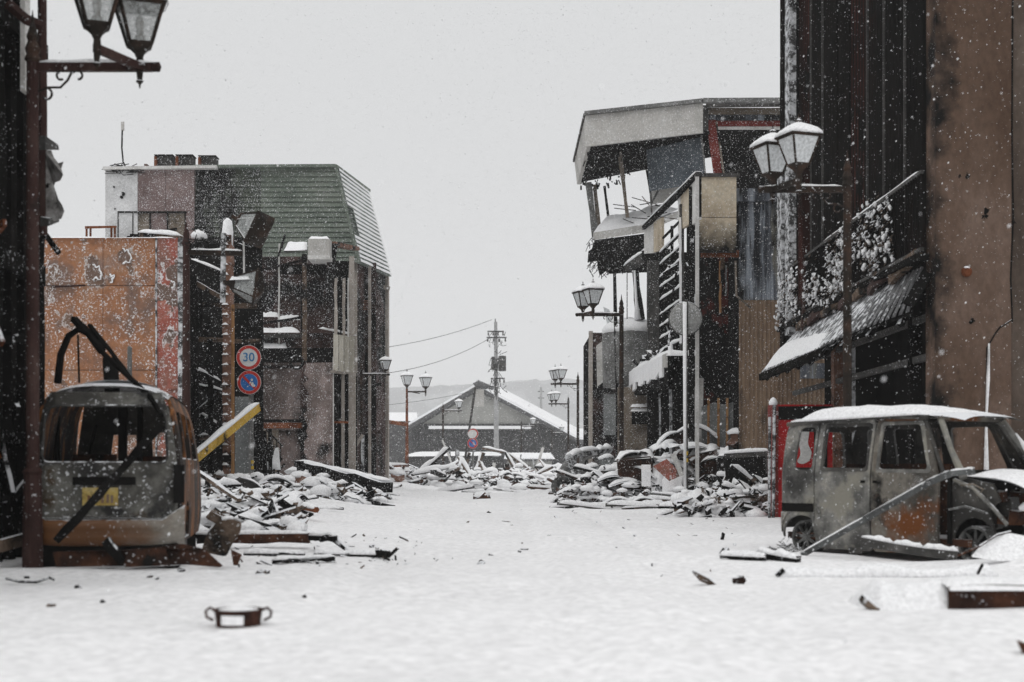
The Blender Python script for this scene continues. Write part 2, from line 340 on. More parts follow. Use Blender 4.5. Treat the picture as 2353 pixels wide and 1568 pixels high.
m['vanbumper'] = M('rust_streaked_bumper', [(0,(.16,.13,.10)),(.4,(.24,.22,.19)),(1,(.33,.31,.28))], 1.3, (1.2,1,2.5), rough=.5, grad=(0,-4.0,-3.5,1.8,(.15,.062,.02)), soot=(.64,2.4), snow=.3, speck=.08, bump=.15, spec=.4)
m['vanside'] = M('rust_streaked_side', [(0,(.012,.010,.009)),(.42,(.03,.025,.022)),(.52,(.15,.062,.024)),(.7,(.27,.11,.038)),(1,(.30,.19,.12))], 1.8, (3.5,2.2,.35), rough=.5, soot=(.60,2), snow=.3, speck=.1)
m['plate'] = M('yellow_number_plate', [(0,(.28,.19,.06)),(.5,(.45,.33,.10)),(1,(.52,.43,.22))], 6, soot=(.62,7), rough=.5, bump=.1)
m['stripgrey'] = M('dull_grey_strip', [(0,(.05,.052,.052)),(.5,(.085,.088,.088)),(1,(.13,.135,.135))], 4, rough=.6, snow=.25, speck=.2)
m['rim'] = M('burnt_alloy', [(0,(.03,.03,.03)),(.5,(.09,.09,.087)),(1,(.17,.17,.165))], 5, rough=.45, metal=.3, soot=(.58,5), snow=.2, speck=.12)
m['red'] = M('red_enamel', [(0,(.30,.012,.016)),(.5,(.42,.02,.022)),(1,(.46,.05,.045))], 2, rough=.4, soot=(.68,1.5), snow=.3, speck=.15, bump=.05)
m['signred'] = M('sign_red', [(0,(.42,.03,.025)),(1,(.52,.06,.05))], 5, rough=.5, bump=0)
m['signblue'] = M('sign_blue', [(0,(.025,.11,.36)),(1,(.05,.19,.48))], 5, rough=.5, bump=0)
m['signnum'] = M('sign_numeral_blue', [(0,(.04,.15,.33)),(1,(.07,.22,.42))], 5, rough=.5, bump=0)
m['signwhite'] = M('sign_white', [(0,(.55,.55,.54)),(1,(.72,.72,.71))], 5, rough=.5, bump=0)
m['mirrorback'] = M('mirror_backplate', [(0,(.16,.16,.155)),(.5,(.26,.26,.25)),(1,(.38,.38,.37))], 3, rough=.5, soot=(.63,2.2), speck=.45)
m['tile'] = M('dark_roof_tile', [(0,(.05,.05,.052)),(.5,(.09,.09,.092)),(1,(.15,.15,.15))], 5, rough=.5, snow=.45, speck=.2, bump=.2)
m['gable'] = M('grey_gable_plaster', [(0,(.30,.30,.285)),(1,(.40,.40,.38))], .6, bump=.1)
m['gabledark'] = M('dark_timber_cladding', [(0,(.035,.035,.036)),(1,(.065,.065,.065))], 1, (1,1,1), bump=.3, speck=.25)
m['concrete'] = M('utility_pole_concrete', [(0,(.26,.26,.26)),(1,(.40,.40,.40))], 2, snow=.4, speck=.3)
m['hill'] = M('wooded_hill', [(0,(.03,.032,.033)),(.5,(.075,.078,.08)),(.7,(.16,.165,.168)),(1,(.3,.3,.31))], .03, bump=.5, bscale=1)
m['fabric'] = M('torn_grey_fabric', [(0,(.10,.095,.09)),(.45,(.26,.25,.24)),(1,(.48,.47,.46))], 7, soot=(.60,8), bump=.4)
m['ivy'] = M('dead_ivy', [(0,(.04,.03,.024)),(.5,(.09,.068,.052)),(1,(.17,.135,.11))], 8, snow=.60, speck=.3)
m['pot'] = M('rusted_iron_pot', [(0,(.02,.012,.010)),(.6,(.05,.024,.018)),(1,(.09,.04,.028))], 10, rough=.7, bump=.3)
m['flake'] = M('snowflake', [(0,(.88,.88,.89)),(1,(.9,.9,.91))], 1, bump=0)
m['glass'] = glass('dusty_lamp_glass', (.50,.52,.51), .30)
m['glasssnow'] = glass('snow_dusted_lamp_glass', (.72,.74,.75), .72)
m['bulb'] = M('sooty_bulb', [(0,(.16,.14,.12)),(1,(.30,.27,.24))], 12, rough=.3)
m['wire'] = M('black_cable', [(0,(.02,.02,.02)),(1,(.03,.03,.03))], 3, bump=0)

# ================================================================== SETTING
def make_ground():
    ys = [-8+.5*i for i in range(18)]
    y = 1.0
    while y < 2600:
        ys.append(y); y += max(.045, y*.0085)
    xs = [0]; x = 0
    while x < 2200:
        x += max(.05, .05+(abs(x)-4)*.035 if abs(x) > 4 else .05) if x < 9 else x*.06; xs.append(x)
    xs = [-a for a in reversed(xs[1:])]+xs
    XX, YY = np.meshgrid(np.array(xs), np.array(ys))
    ZZ = gz(XX, YY); far = np.clip((YY-110)/60, 0, 1); ZZ = ZZ*(1-far)
    nx, ny = len(xs), len(ys)
    v = np.stack([XX.ravel(), YY.ravel(), ZZ.ravel()], 1)
    i = np.arange(nx*ny).reshape(ny, nx)
    f = np.stack([i[:-1,:-1].ravel(), i[:-1,1:].ravel(), i[1:,1:].ravel(), i[1:,:-1].ravel()], 1)
    me = bpy.data.meshes.new('ground'); me.vertices.add(len(v)); me.vertices.foreach_set('co', v.ravel())
    me.loops.add(f.size); me.loops.foreach_set('vertex_index', f.ravel().astype(np.int32))
    me.polygons.add(len(f)); me.polygons.foreach_set('loop_start', np.arange(0, f.size, 4, dtype=np.int32))
    me.polygons.foreach_set('use_smooth', np.ones(len(f), bool)); me.update(calc_edges=True)
    me.materials.append(m['snow']); o = bpy.data.objects.new('ground', me); COL.objects.link(o); o['kind'] = 'structure'
make_ground()

def make_hills():
    mb = MB()
    def f(u, v):
        x = -1900+u*3800; y = 1750+v*260
        h = 112+46*float(fbm(u*9+2, .3, 4))+22*math.exp(-((u-.53)/.03)**2)
        rough = 6.0*float(fbm(u*160, v*9, 3))
        return Vector((x, y, -2+(h+rough)*min(1, v*1.6) if v > 0 else -2))
    mb.grid(f, 700, 10); o = mb.build('hills', m['hill'], keep=True, smooth=True); o['kind'] = 'structure'
make_hills()

# ================================================================== STREET LAMPS
def lantern(parent, T, gm, snow=True, bulb=True, finial=True, a0=.105, a1=.205, rot=.35, pend=True):
    c = [rot+math.pi/4+math.pi/2*i for i in range(4)]
    def pt(a, z, k): return T @ Vector((a*1.414*math.cos(c[k]), a*1.414*math.sin(c[k]), z))
    mb = MB()
    def sq(a, z): return [pt(a, z, k) for k in range(4)]
    mb.rings([sq(.035, -.02), sq(.03, .05), sq(.05, .10), sq(a0*.8, .14), sq(a0*1.12, .165), sq(a0*1.05, .19)])
    for k in range(4):
        mb.beam(pt(a0, .18, k), pt(a1, .55, k), .026)
        mb.beam(pt(a1, .545, k), pt(a1, .545, (k+1) % 4), .03)
    if pend: mb.rings([sq(.03, -.02), sq(.03, -.10), sq(.022, -.17), sq(.034, -.18), sq(.012, -.205), sq(.004, -.25)])
    L = mb.build('lantern', m['lamp'], parent)
    r = MB(); r.rings([sq(a1*1.13, .545), sq(a1*1.16, .565), sq(a1*.8, .64), sq(a1*.32, .70), sq(.03, .72)])
    if finial: r.rings([sq(.03, .72), sq(.018, .74), sq(.035, .77), sq(.012, .80), sq(.003, .86)])
    r.build('lantern_roof', m['lamp'], L)
    for k in range(4):
        p = MB(); j = (k+1) % 4
        q = [pt(a0*.98, .185, k), pt(a0*.98, .185, j), pt(a1*.98, .54, j), pt(a1*.98, .54, k)]
        ctr = sum(q, Vector())/4; nrm = (q[1]-q[0]).cross(q[3]-q[0]).normalized()*.004
        p.hexa([q[0]-nrm, q[1]-nrm, q[1]+nrm, q[0]+nrm, q[3]-nrm, q[2]-nrm, q[2]+nrm, q[3]+nrm]); p.build('pane', gm, L)
    if bulb:
        b = MB(); b.v = []; b.lathe([(.001,.18),(.06,.19),(.05,.25),(.03,.27),(.036,.33),(.044,.38),(.035,.43),(.012,.455),(.001,.46)], 10); b.xf(T); b.build('bulb', m['bulb'], L, smooth=True)
    if snow:
        s = MB(); Tz = T
        s.rings([[T @ Vector((a*1.414*math.cos(rot+math.pi/4+math.pi/8*i)*(1 if i % 4 == 0 else .80 if i % 4 == 2 else .86), a*1.414*math.sin(rot+math.pi/4+math.pi/8*i)*(1 if i % 4 == 0 else .80 if i % 4 == 2 else .86), z+.008*math.sin(i*2.3))) for i in range(16)]
            for a, z in ((a1*1.15, .572), (a1*1.12, .60), (a1*.9, .655), (a1*.5, .705), (a1*.2, .735), (.02, .75))])
        s.build('snow_cap', m['cap'], L, smooth=True)
    return L
def street_lamp(label, sx=1, gm='glass', snow=True, postmat='lamp', group=None, cat='street lamp', cut=None, one=False, bulb=True, armz=4.86, arml=1.16):
    t = thing('street_lamp', label, cat, (0,0,0), group)
    p = MB(); p.tube([(0,0,-.35),(0,0,.1),(0,0,.9),(0,0,.95),(0,0,armz+.05)], [.10,.10,.085,.065,.058], 12)
    p.lathe([(.085,.9),(.10,.93),(.075,.97)], 12)
    p.build('post', m[postmat], t, smooth=False)
    f = MB(); f.lathe([(.058,armz+.04),(.08,armz+.07),(.06,armz+.12),(.075,armz+.17),(.045,armz+.25),(.06,armz+.29),(.02,armz+.42),(.003,armz+.55)], 10); f.build('finial', m['lamp'], t)
    a = MB(); a.beam((0,0,armz), (sx*arml,0,armz), .075, .085); a.lathe([(.001,-.05),(.05,-.03),(.05,.03),(.001,.05)], 8, (sx*(arml+.04),0,armz), Matrix.Rotation(R(90),3,'Y'))
    a.build('arm', m[postmat], t)
    if snow:
        s = MB(); snow_beam(s, (sx*.08,0,armz), (sx*arml,0,armz), .08, .03, .043, 10, 3); s.build('snow', m['cap'], t, smooth=True)
    sc = MB()
    def spiral(cx, cz, r0, a0, a1, n=12): return [(sx*(cx+r0*(1-.5*i/n)*math.cos(a0+(a1-a0)*i/n)), 0, cz+r0*(1-.5*i/n)*math.sin(a0+(a1-a0)*i/n)) for i in range(n+1)]
    sc.tube([(sx*.05,0,armz-.24),(sx*.15,0,armz-.20),(sx*.27,0,armz-.20),(sx*.34,0,armz-.13),(sx*.38,0,armz-.05)], .012, 6)
    sc.tube(spiral(.13, armz-.27, .07, R(95), R(-150)), .012, 6); sc.tube(spiral(.28, armz-.09, .06, R(60), R(300)), .012, 6); sc.tube(spiral(.44, armz-.09, .06, R(150), R(-90)), .012, 6)
    sc.build('scroll', m['lamp'], t)
    k = arml-.12
    lantern(t, Matrix.Translation((sx*k, 0, armz+.04)), m[gm], snow, bulb)
    if not one:
        b = MB(); b.beam((sx*k,0,armz), (sx*(k-.25),-.62,armz), .06, .075); b.build('cross_arm', m[postmat], t)
        lantern(t, Matrix.Translation((sx*(k-.24), -.60, armz+.04)), m[gm], snow, bulb)
    return t
def put(o, px, d, rz=0, sc=1):
    g = G(px, d); o.location = g; o.rotation_euler = (0, 0, rz); o.scale = (sc,)*3; return o
LG = 'twin lantern street lamps'
L1 = street_lamp('brown twin-lantern lamp post standing against the burnt black facade', 1, 'glass', True, 'brownpost', LG); put(L1, 75, 13.8)
L2 = street_lamp('dark twin-lantern lamp post with snow-crusted panes before the tiled awning', -1, 'glasssnow', True, 'lamp', LG, bulb=False); put(L2, 1947, 19.8)
L3 = copy_tree(L2); L3['label'] = 'dark twin-lantern lamp post just behind the round traffic mirror'; put(L3, 1428, 38.4)
L5 = copy_tree(L2); L5['label'] = 'upright twin-lantern lamp post beside the long gable roof, snow on its arm'; put(L5, 1328, 65)
L6 = copy_tree(L2); L6['label'] = 'shorter-looking lamp post between the upright lamp and the snowy gable roof'; put(L6, 1306, 89)
L1b = street_lamp('lamp post in front of the pink plaster pier with one lantern left', 1, 'glasssnow', True, 'lamp', LG, bulb=False, one=True); put(L1b, 678, 49, 0); L1b.scale = (1.0, 1, 1)
L7 = copy_tree(L1b); L7['label'] = 'lamp post close against the street front of the green-roofed building'; put(L7, 830, 49.2, 0, .80)
L8 = copy_tree(L1b); L8['label'] = 'single-lantern lamp post standing in front of the dark gable house wall'; put(L8, 1018, 94)
for px, d, lb in ((1198, 128, 'small hazy lamp post rising over the tile-capped boundary wall'), (1268, 150, 'faint tiny lamp post past the end of the tile-capped wall, under the snowy slope')):
    o = copy_tree(L1b); o['label'] = lb; put(o, px, d)
# rust-red lamp with a lantern on the post top and one on a side arm
def top_lamp():
    t = thing('street_lamp', 'rust-red lamp post with one lantern on its top and one on a side arm', 'street lamp', (0,0,0), LG)
    p = MB(); p.tube([(0,0,-.3),(0,0,.9),(0,0,5.0)], [.14,.10,.06], 10); p.build('post', m['rustpost'], t)
    a = MB(); a.beam((0,0,4.85),(1.0,0,4.85),.06,.08); a.beam((.3,0,4.82),(.7,-.1,4.75),.05,.05); a.build('arm', m['lamp'], t)
    lantern(t, Matrix.Translation((0,0,5.0)) @ Matrix.Scale(1.25,4), m['glasssnow'], True, False, pend=False); lantern(t, Matrix.Translation((1.0,0,4.9)) @ Matrix.Scale(1.25,4), m['glasssnow'], True, False)
    f = MB(); f.beam((-1.65,0,0),(-1.6,0,3.35),.17); f.build('stub_post', m['rustpost'], t); f = MB(); f.beam((-1.75,0,3.35),(-.02,0,3.1),.16,.2); f.build('crossbar', m['rustpost'], t)
    return put(t, 935, 76)
top_lamp()
# broken lamp: two lanterns knocked sideways
def broken_lamp():
    d = 25.5; g = G(428, d); t = thing('street_lamp', 'brown lamp post by the orange wall with two knocked-over lanterns hanging from it', 'street lamp', g, LG)
    zt = Z(580, d); xx = g.x
    p = MB(); p.tube([(xx,d,-.3),(xx,d,.9),(xx,d,zt+.1)], [.10,.08,.06], 10); p.lathe([(.06,.1),(.085,.16),(.05,.27),(.06,.31),(.003,.55)], 8, (xx,d,zt)); p.build('post', m['brownpost'], t)
    a = MB(); a.beam((xx,d,zt), (X(558,d),d,zt-.02), .07, .09); a.build('arm', m['lamp'], t)
    s = MB(); snow_beam(s, (xx+.1,d,zt), (X(556,d),d,zt-.02), .07, .03, .05, 10, 5); s.build('snow', m['cap'], t, smooth=True)
    n = MB()
    rr = random.Random(5)
    for i in range(60):
        c = Vector((X(457,d)+rr.gauss(0,.09), d+rr.gauss(0,.09), zt+.10+abs(rr.gauss(0,.11)))); e = c+Vector((rr.uniform(-.12,.12),rr.uniform(-.12,.12),rr.uniform(-.08,.1))); n.beam(c, e, .012, .01)
    n.build('nest_of_wire', m['wire'], t); s = MB(); s.lathe([(.14,0),(.15,.05),(.10,.11),(.01,.14)], 10, (X(457,d),d,zt+.26)); s.jitter(.012,2).build('snow_cap', m['cap'], t, smooth=True)
    v = MB(); v.tube([(X(512,d),d,zt-.9),(X(514,d),d,zt+.34)], .05, 8); v.build('snapped_pipe', m['frosted'], t)
    v = MB(); v.tube([(X(561,d),d,Z(640,d)),(X(560,d),d,Z(555,d))], .018, 6); v.build('thin_pipe', m['white'], t)
    T1 = Matrix.Translation((X(538,d),d-.05,Z(500,d))) @ Matrix.Rotation(R(118),4,'Y') @ Matrix.Rotation(R(18),4,'X') @ Matrix.Scale(1.05,4)
    lantern(t, T1, m['glass'], False, False, False, a0=.11, a1=.25, rot=.1, pend=False)
    T2 = Matrix.Translation((X(516,d),d-.05,Z(650,d))) @ Matrix.Rotation(R(98),4,'Y') @ Matrix.Rotation(R(-12),4,'X') @ Matrix.Scale(1.0,4)
    lantern(t, T2, m['glass'], False, False, False, a0=.11, a1=.25, rot=-.2, pend=False)
    s = MB(); snow_on(s, P(545,503,d-.25), P(598,498,d-.25), P(603,545,d+.25), P(560,510,d+.2), .06, 8, 5, 4); s.build('snow_cap', m['cap'], t, smooth=True)
    s = MB(); snow_on(s, P(527,643,d-.2), P(576,641,d-.2), P(576,641,d+.2), P(527,643,d+.2), .06, 8, 5, 4); s.build('snow_cap', m['cap'], t, smooth=True)
broken_lamp()

# ================================================================== LEFT SIDE
def near_left_building():
    t = thing('burnt_building', 'blackened shopfront of a burnt building, close behind the brown lamp post', 'building', (-5.6, 14.5, 0))
    rr = random.Random(3)
    # street face is the plane x = -5.2, running toward the camera; only its far end shows
    w = MB(); w.box((-9, 9, -.3), (-5.45, 16.0, 9.0)); w.build('wall', m['blackclean'], t)
    for i, (y, wd) in enumerate([(15.8,.30),(15.3,.10),(14.95,.16),(14.6,.22),(14.2,.1),(13.7,.2),(13.2,.2),(12.4,.2)]):
        p = MB(); p.beam((-5.33, y, -.3), (-5.33, y, 8.2 if i else 5.0), .2, wd, 6, .012, rr); p.build('charred_post', m['black'], t)
    for z, h, x in ((5.55,.18,-5.2),(3.1,.22,-5.22),(1.3,.15,-5.24),(7.6,.3,-5.15)):
        b = MB(); b.beam((x,10,z),(x,15.75,z),.12,h,8,.015,rr); b.build('charred_beam', m['char'], t)
    for i in range(14):
        z = rr.uniform(.4,7.5); y = rr.uniform(13.2,15.2); b = MB(); b.beam((-5.3,y,z),(-5.1+rr.uniform(-.1,.08),y+rr.uniform(-.5,.5),z+rr.uniform(-.8,.8)),.05,.09,3,.01,rr); b.build('charred_batten', m['char' if i % 3 else 'rustpost'], t)
    p = MB(); p.beam((-5.1,14.9,4.9),(-5.1,14.9,6.4),.05,.16); p.build('pale_trim', m['greypanel'], t)
    b = MB(); b.tube([P(20,10,14.2),P(60,45,14.2),P(95,60,14.3)],.06,6); b.build('bent_gutter', m['brownpost'], t)
    b = MB(); b.tube([P(97,0,15.4),P(99,540,15.6)],.05,8); b.build('downpipe', m['brownpost'], t)
    b = MB(); b.beam(P(105,540,16.02),P(136,583,16.2),.04,.05); b.build('broken_batten', m['char'], t)
near_left_building()
def torn_sign():
    d = 15.0; t = thing('sign_box', 'tattered grey fabric sign box hanging off the black facade', 'sign', P(95,520,d))
    f = MB(); f.hexa([P(92,520,d-.1),P(112,520,d-.15),P(136,510,d+.3),P(92,510,d+.3),P(92,498,d-.1),P(112,502,d-.15),P(136,500,d+.3),P(92,500,d+.3)]); f.build('bottom_tray', m['dkgrey'], t)
    f = MB(); f.hexa([P(90,345,d-.1),P(104,345,d-.1),P(136,345,d+.25),P(90,345,d+.25),P(90,312,d-.1),P(104,312,d-.1),P(134,333,d+.25),P(90,320,d+.25)]); f.build('top_cap', m['dkgrey'], t)
    f = MB(); f.beam(P(99,345,d),P(99,515,d),.05); f.build('frame_bar', m['brownpost'], t)
    out = [(100,345),(118,346),(124,362),(134,375),(146,372),(141,388),(145,402),(139,415),(127,420),(124,428),(128,440),(134,458),(143,472),(148,486),(141,503),(125,508),(102,506)]
    f = MB(); f.plate(out, [], lambda u,v,w: P(u,v,d+.03+w+.10*math.sin((u-100)*.09)+.03*math.sin(v*.12)), .015); f.build('torn_fabric', m['fabric'], t)
torn_sign()

def left_van():
    th = R(9); O = Vector((-4.01, 14.0, 0)); ux = Vector((math.cos(th), math.sin(th), 0)); uy = Vector((-math.sin(th), math.cos(th), 0))
    t = thing('burnt_van', 'burnt-out small van with a yellow number plate, seen from behind its missing rear window', 'van', O)
    F = lambda a, v, w: O+ux*a+uy*w+Vector((0,0,v))
    # section half-width by height
    def hw(v):
        pts = [(.0,.70),(.2,.73),(.5,.745),(1.0,.735),(1.3,.70),(1.55,.655),(1.72,.58),(1.80,.47),(1.84,.30)]
        for (a,b),(c,d) in zip(pts, pts[1:]):
            if v <= c: return b+(d-b)*(v-a)/(c-a)
        return .2
    def rearw(a, v):   # curvature of the rear face
        return .10*max(0,(v-.95)/.9)**1.6*1.0+.16*(abs(a)/.75)**4+(.0 if v > .5 else .0)
    L = 3.15
    def slicewarp(mb, fn, levels, axis):
        me = bpy.data.meshes.new('tmp'); me.from_pydata(mb.v, [], mb.f); bm = bmesh.new(); bm.from_mesh(me)
        for ax, vals in axis:
            for q in vals:
                no = Vector((0,0,0)); no[ax] = 1; c = Vector((0,0,0)); c[ax] = q
                bmesh.ops.bisect_plane(bm, geom=bm.verts[:]+bm.edges[:]+bm.faces[:], plane_co=c, plane_no=no, dist=1e-5)
        for v in bm.verts: v.co = fn(v.co)
        r = MB(); bm.verts.index_update(); r.v = [v.co.copy() for v in bm.verts]; r.f = [tuple(v.index for v in f.verts) for f in bm.faces]; bm.free(); bpy.data.meshes.remove(me); return r
    left_van.slicewarp = slicewarp
    flat = lambda u, v, w: Vector((u, v, w))
    # hatch with window hole
    hv = [.46+.06*i for i in range(22)]
    outer = [(-hw(v)+.05, v) for v in reversed(hv)]+[(hw(v)-.05, v) for v in hv]
    outer = [(a, v) for a, v in outer if v < 1.80]
    hole = rpoly([(-.60,1.02),(.60,1.02),(.575,1.53),(.48,1.585),(-.48,1.585),(-.575,1.53)], .07)
    mb = MB(); mb.plate(outer, [hole], flat, .05)
    wf = lambda p: F(p.x, p.y, p.z+rearw(p.x, p.y))
    ax = [(0,[i*.12 for i in range(-6,7)]),(1,[.5+.1*i for i in range(14)])]
    h = slicewarp(mb, wf, 0, ax).build('hatch', m['vanhatch'], t, smooth=False)
    rim = MB(); rim.tube([F(a, v, rearw(a, v)-.012) for a, v in hole]+[F(hole[0][0], hole[0][1], -.012)], .014, 6); rim.build('window_seal', m['dkgrey'], h)
    s = MB(); s.grid(lambda u, v: F(-.5+u*1.0, .50+.012*math.sin(u*9), -.02+v*.05+.10*(u*2-1)**4), 12, 2); s.build('snow', m['cap'], h)
    pl = MB(); pl.hexa([F(a, v, w) for v in (.60,.775) for a, w in ((-.21,-.022),(.13,-.022),(.13,-.005),(-.21,-.005))]); pl.build('number_plate', m['plate'], h)
    for i, a in enumerate((-.16,-.11,-.03,.02,.06)):
        q = MB(); q.hexa([F(a+x, v, w) for v in (.625,.70+.01*(i % 2)) for x, w in ((0,-.026),(.026,-.026),(.026,-.024),(0,-.024))]); q.build('plate_mark', m['vanbumper'], h)
    hd = MB(); hd.hexa([F(a, v, w) for v in (.80,.88) for a, w in ((-.30,-.03),(.30,-.03),(.26,.0),(-.26,.0))]); hd.build('handle_strip', m['blackclean'], h)
    # bumper
    bp = MB(); prof = [(.20,.02),(.22,-.06),(.30,-.09),(.34,-.07),(.37,-.09),(.45,-.08),(.465,-.03)]
    bp.grid(lambda u, v: (lambda a, k: F(a, prof[k][0]+(.12*max(0,abs(a)-.56)/.18*(prof[k][0]-.2)/.26 if k > 3 else 0), prof[k][1]+.22*(abs(a)/.76)**5))(-.76+1.52*u, min(6, int(round(v*6)))), 30, 6)
    bp.build('rear_bumper', m['vanbumper'], t, smooth=True)
    sn = MB(); sn.grid(lambda u, v: F(-.6+1.2*u, .475+.012*float(vnoise(u*14, 1.)), -.075+.07*v+.2*(abs(-.6+1.2*u)/.76)**5), 20, 2); sn.build('snow', m['cap'], t)
    # sides: plate with window holes, warped to the section
    for sd in (1, -1):
        outer = rpoly([(0.06,.22),(L-.35,.22),(L-.02,.35),(L,.85),(L-.25,1.05),(L-.62,1.70),(.25,1.72),(.10,1.50),(.03,1.0)], .08)
        holes = [rpoly([(.22,1.06),(.75,1.06),(.75,1.55),(.30,1.55)],.06), rpoly([(.85,1.06),(1.58,1.06),(1.58,1.55),(.85,1.55)],.06), rpoly([(1.70,1.06),(2.55,1.06),(2.28,1.52),(1.70,1.55)],.06),
                 ] + ([rpoly([(.45,.20+.05),(.50,.52),(.65,.62),(.85,.62),(1.0,.52),(1.05,.25)],.05)])
        if sd < 0: holes = holes[3:]
        mb = MB(); mb.plate(outer, holes, flat, .04)
        fs = lambda p, sd=sd: F(sd*(hw(p.y)-p.z-.12*max(0,1-p.x/.16)**2), p.y, p.x+.08)
        sp = slicewarp(mb, fs, 0, [(0,[.1,.2,.4,.8,1.2,1.6,2.0,2.5]),(1,[.3+.1*i for i in range(15)])]).build('side_panel', m['vanside'], t)
        tl = MB(); tl.hexa([F(sd*a, v, w) for v in (.62,1.0) for a, w in ((.66,.05),(.752,.12),(.752,.22),(.66,.14))]); tl.build('tail_lamp_socket', m['blackclean'], t)
    # roof and snow
    def rf(z0, k=1.0):
        def f(u, v):
            a = (u*2-1); y = .16+v*(L-.75)
            ang = a*R(88); x = .60*math.sin(ang)*1.0*(.75+.25*abs(math.sin(ang))) if False else a*.60
            z = 1.845-.13*abs(a)**3.2-.06*(max(0,.25-v)/.25)**2-.05*(max(0,v-.8)/.2)**2
            return F(x*k, z+z0, y)
        return f
    r = MB(); r.grid(rf(0), 16, 12); r.build('roof', m['vanroof'], t, smooth=True)
    def rs(u, v):
        a = u*2-1; e = (1-abs(a)**4)*min(1, v*6)*min(1,(1-v)*6); p = rf(0,.92)(u, .02+v*.95); return p+Vector((0,0,.002+.03*e*(1+float(fbm(u*5,v*8,3)))))
    s = MB(); s.grid(lambda u, v: rs(u, .30+v*.65), 18, 12); s.build('snow', m['cap'], t, smooth=True)
    # patchy snow on the tailgate brow
    # front end and floor
    fl = MB(); fl.box((0,0,0),(1,1,1)); fl.v = [F(-.68+1.36*p.x, .22+.05*p.z, .1+2.9*p.y) for p in fl.v]; fl.build('floor_pan', m['rust'], t)
    fr = MB(); fr.plate([(-.70,.25),(.70,.25),(.69,1.0),(.55,1.70),(-.55,1.70),(-.69,1.0)], [[(-.30,1.00),(.02,1.00),(.02,1.36),(-.24,1.36)],[(.20,1.00),(.58,1.00),(.50,1.40),(.20,1.38)]], lambda u,v,w: F(u, v, 2.95-.45*max(0,v-.95)+w), .05); fr.build('front_panel', m['vandark'], t)
    for a, v0, v1 in ((-.32,.3,1.12),(.34,.3,1.10)):
        s = MB(); s.hexa([F(a+x, v, w) for v in (v0, v1) for x, w in ((-.24,1.75),(.24,1.75),(.22,1.9),(-.22,1.9))]); s.build('seat_frame', m['rust'], t)
    for a in (.02, -.66, .2):
        b = MB(); b.beam(F(a,.3,1.3),F(a+.02,1.75,1.25),.09 if a == .02 else .05,.05); b.build('pillar', m['blackclean'], t)
    b = MB(); b.tube([F(-.45,1.05,2.3),F(-.4,1.25,2.1),F(-.36,1.45,2.2)],.02,6); b.build('steering_column', m['blackclean'], t)
    for a in (-.62,.62):
        w_ = MB(); w_.lathe([(.02,-.08),(.19,-.08),(.20,-.06),(.20,.06),(.19,.08),(.02,.08)], 16, F(a,.16,.75), Matrix.Rotation(R(90),3,'Y')); w_.build('wheel', m['rim'], t)
    MB().hexa([F(a, v, w) for v in (-.05,.215) for a, w in ((-.70,.02),(.70,.02),(.70,2.9),(-.70,2.9))]).build('underbody_shade', m['blackclean'], t)  # black block: underbody plus the shadow beneath the van, down to the snow
    # things fallen on the van
    d0 = 13.6
    b = tag(MB().beam(P(130,1245,13.55),P(372,975,13.75),.06,.09,10,.008,random.Random(2)).build('charred_plank', m['black']), 'charred straight plank leaning across the tailgate of the van with the yellow plate', 'plank')
    b = tag(MB().tube([P(133,880,16.2),P(140,815,16.1),P(158,772,16.),P(180,757,15.8),P(205,770,15.5),P(240,815,15.),P(300,870,14.5),P(345,912,14.15),P(372,955,13.95)], [.045,.042,.038,.032,.028,.028,.028,.026,.024], 7).build('bent_strip', m['blackclean']), 'bent charred metal strip arching above the roof of the van with the yellow plate', 'metal strip')
    b = tag(MB().beam(P(168,730,16.0),P(238,806,15.4),.08,.07,6,.02,random.Random(4)).build('charred_plank', m['blackclean']), 'short charred timber jutting up over the bent strip on the van roof', 'plank')
    b = tag(MB().beam(P(205,745,15.8),P(300,868,15.0),.05,.03,6,.01,random.Random(4)).build('charred_plank', m['blackclean']), 'thin charred lath lying along the bent strip above the van', 'plank')
    b = tag(MB().beam(P(258,900,15.6),P(253,825,15.8),.16,.06).build('charred_upright_board', m['blackclean']), 'narrow black panel standing upright behind the van roof', 'panel')
    b = tag(MB().tube([P(182,880,16.3),P(179,770,16.2)],.012,6).build('thin_rod', m['blackclean']), 'thin black rod upright behind the arched strip', 'rod')
    b = tag(MB().tube([P(298,880,24.),P(298,800,24.),P(300,797,24.)],.04,8).build('steel_pipe', m['grey']), 'short pale steel pipe standing before the orange wall', 'pipe')
left_van()

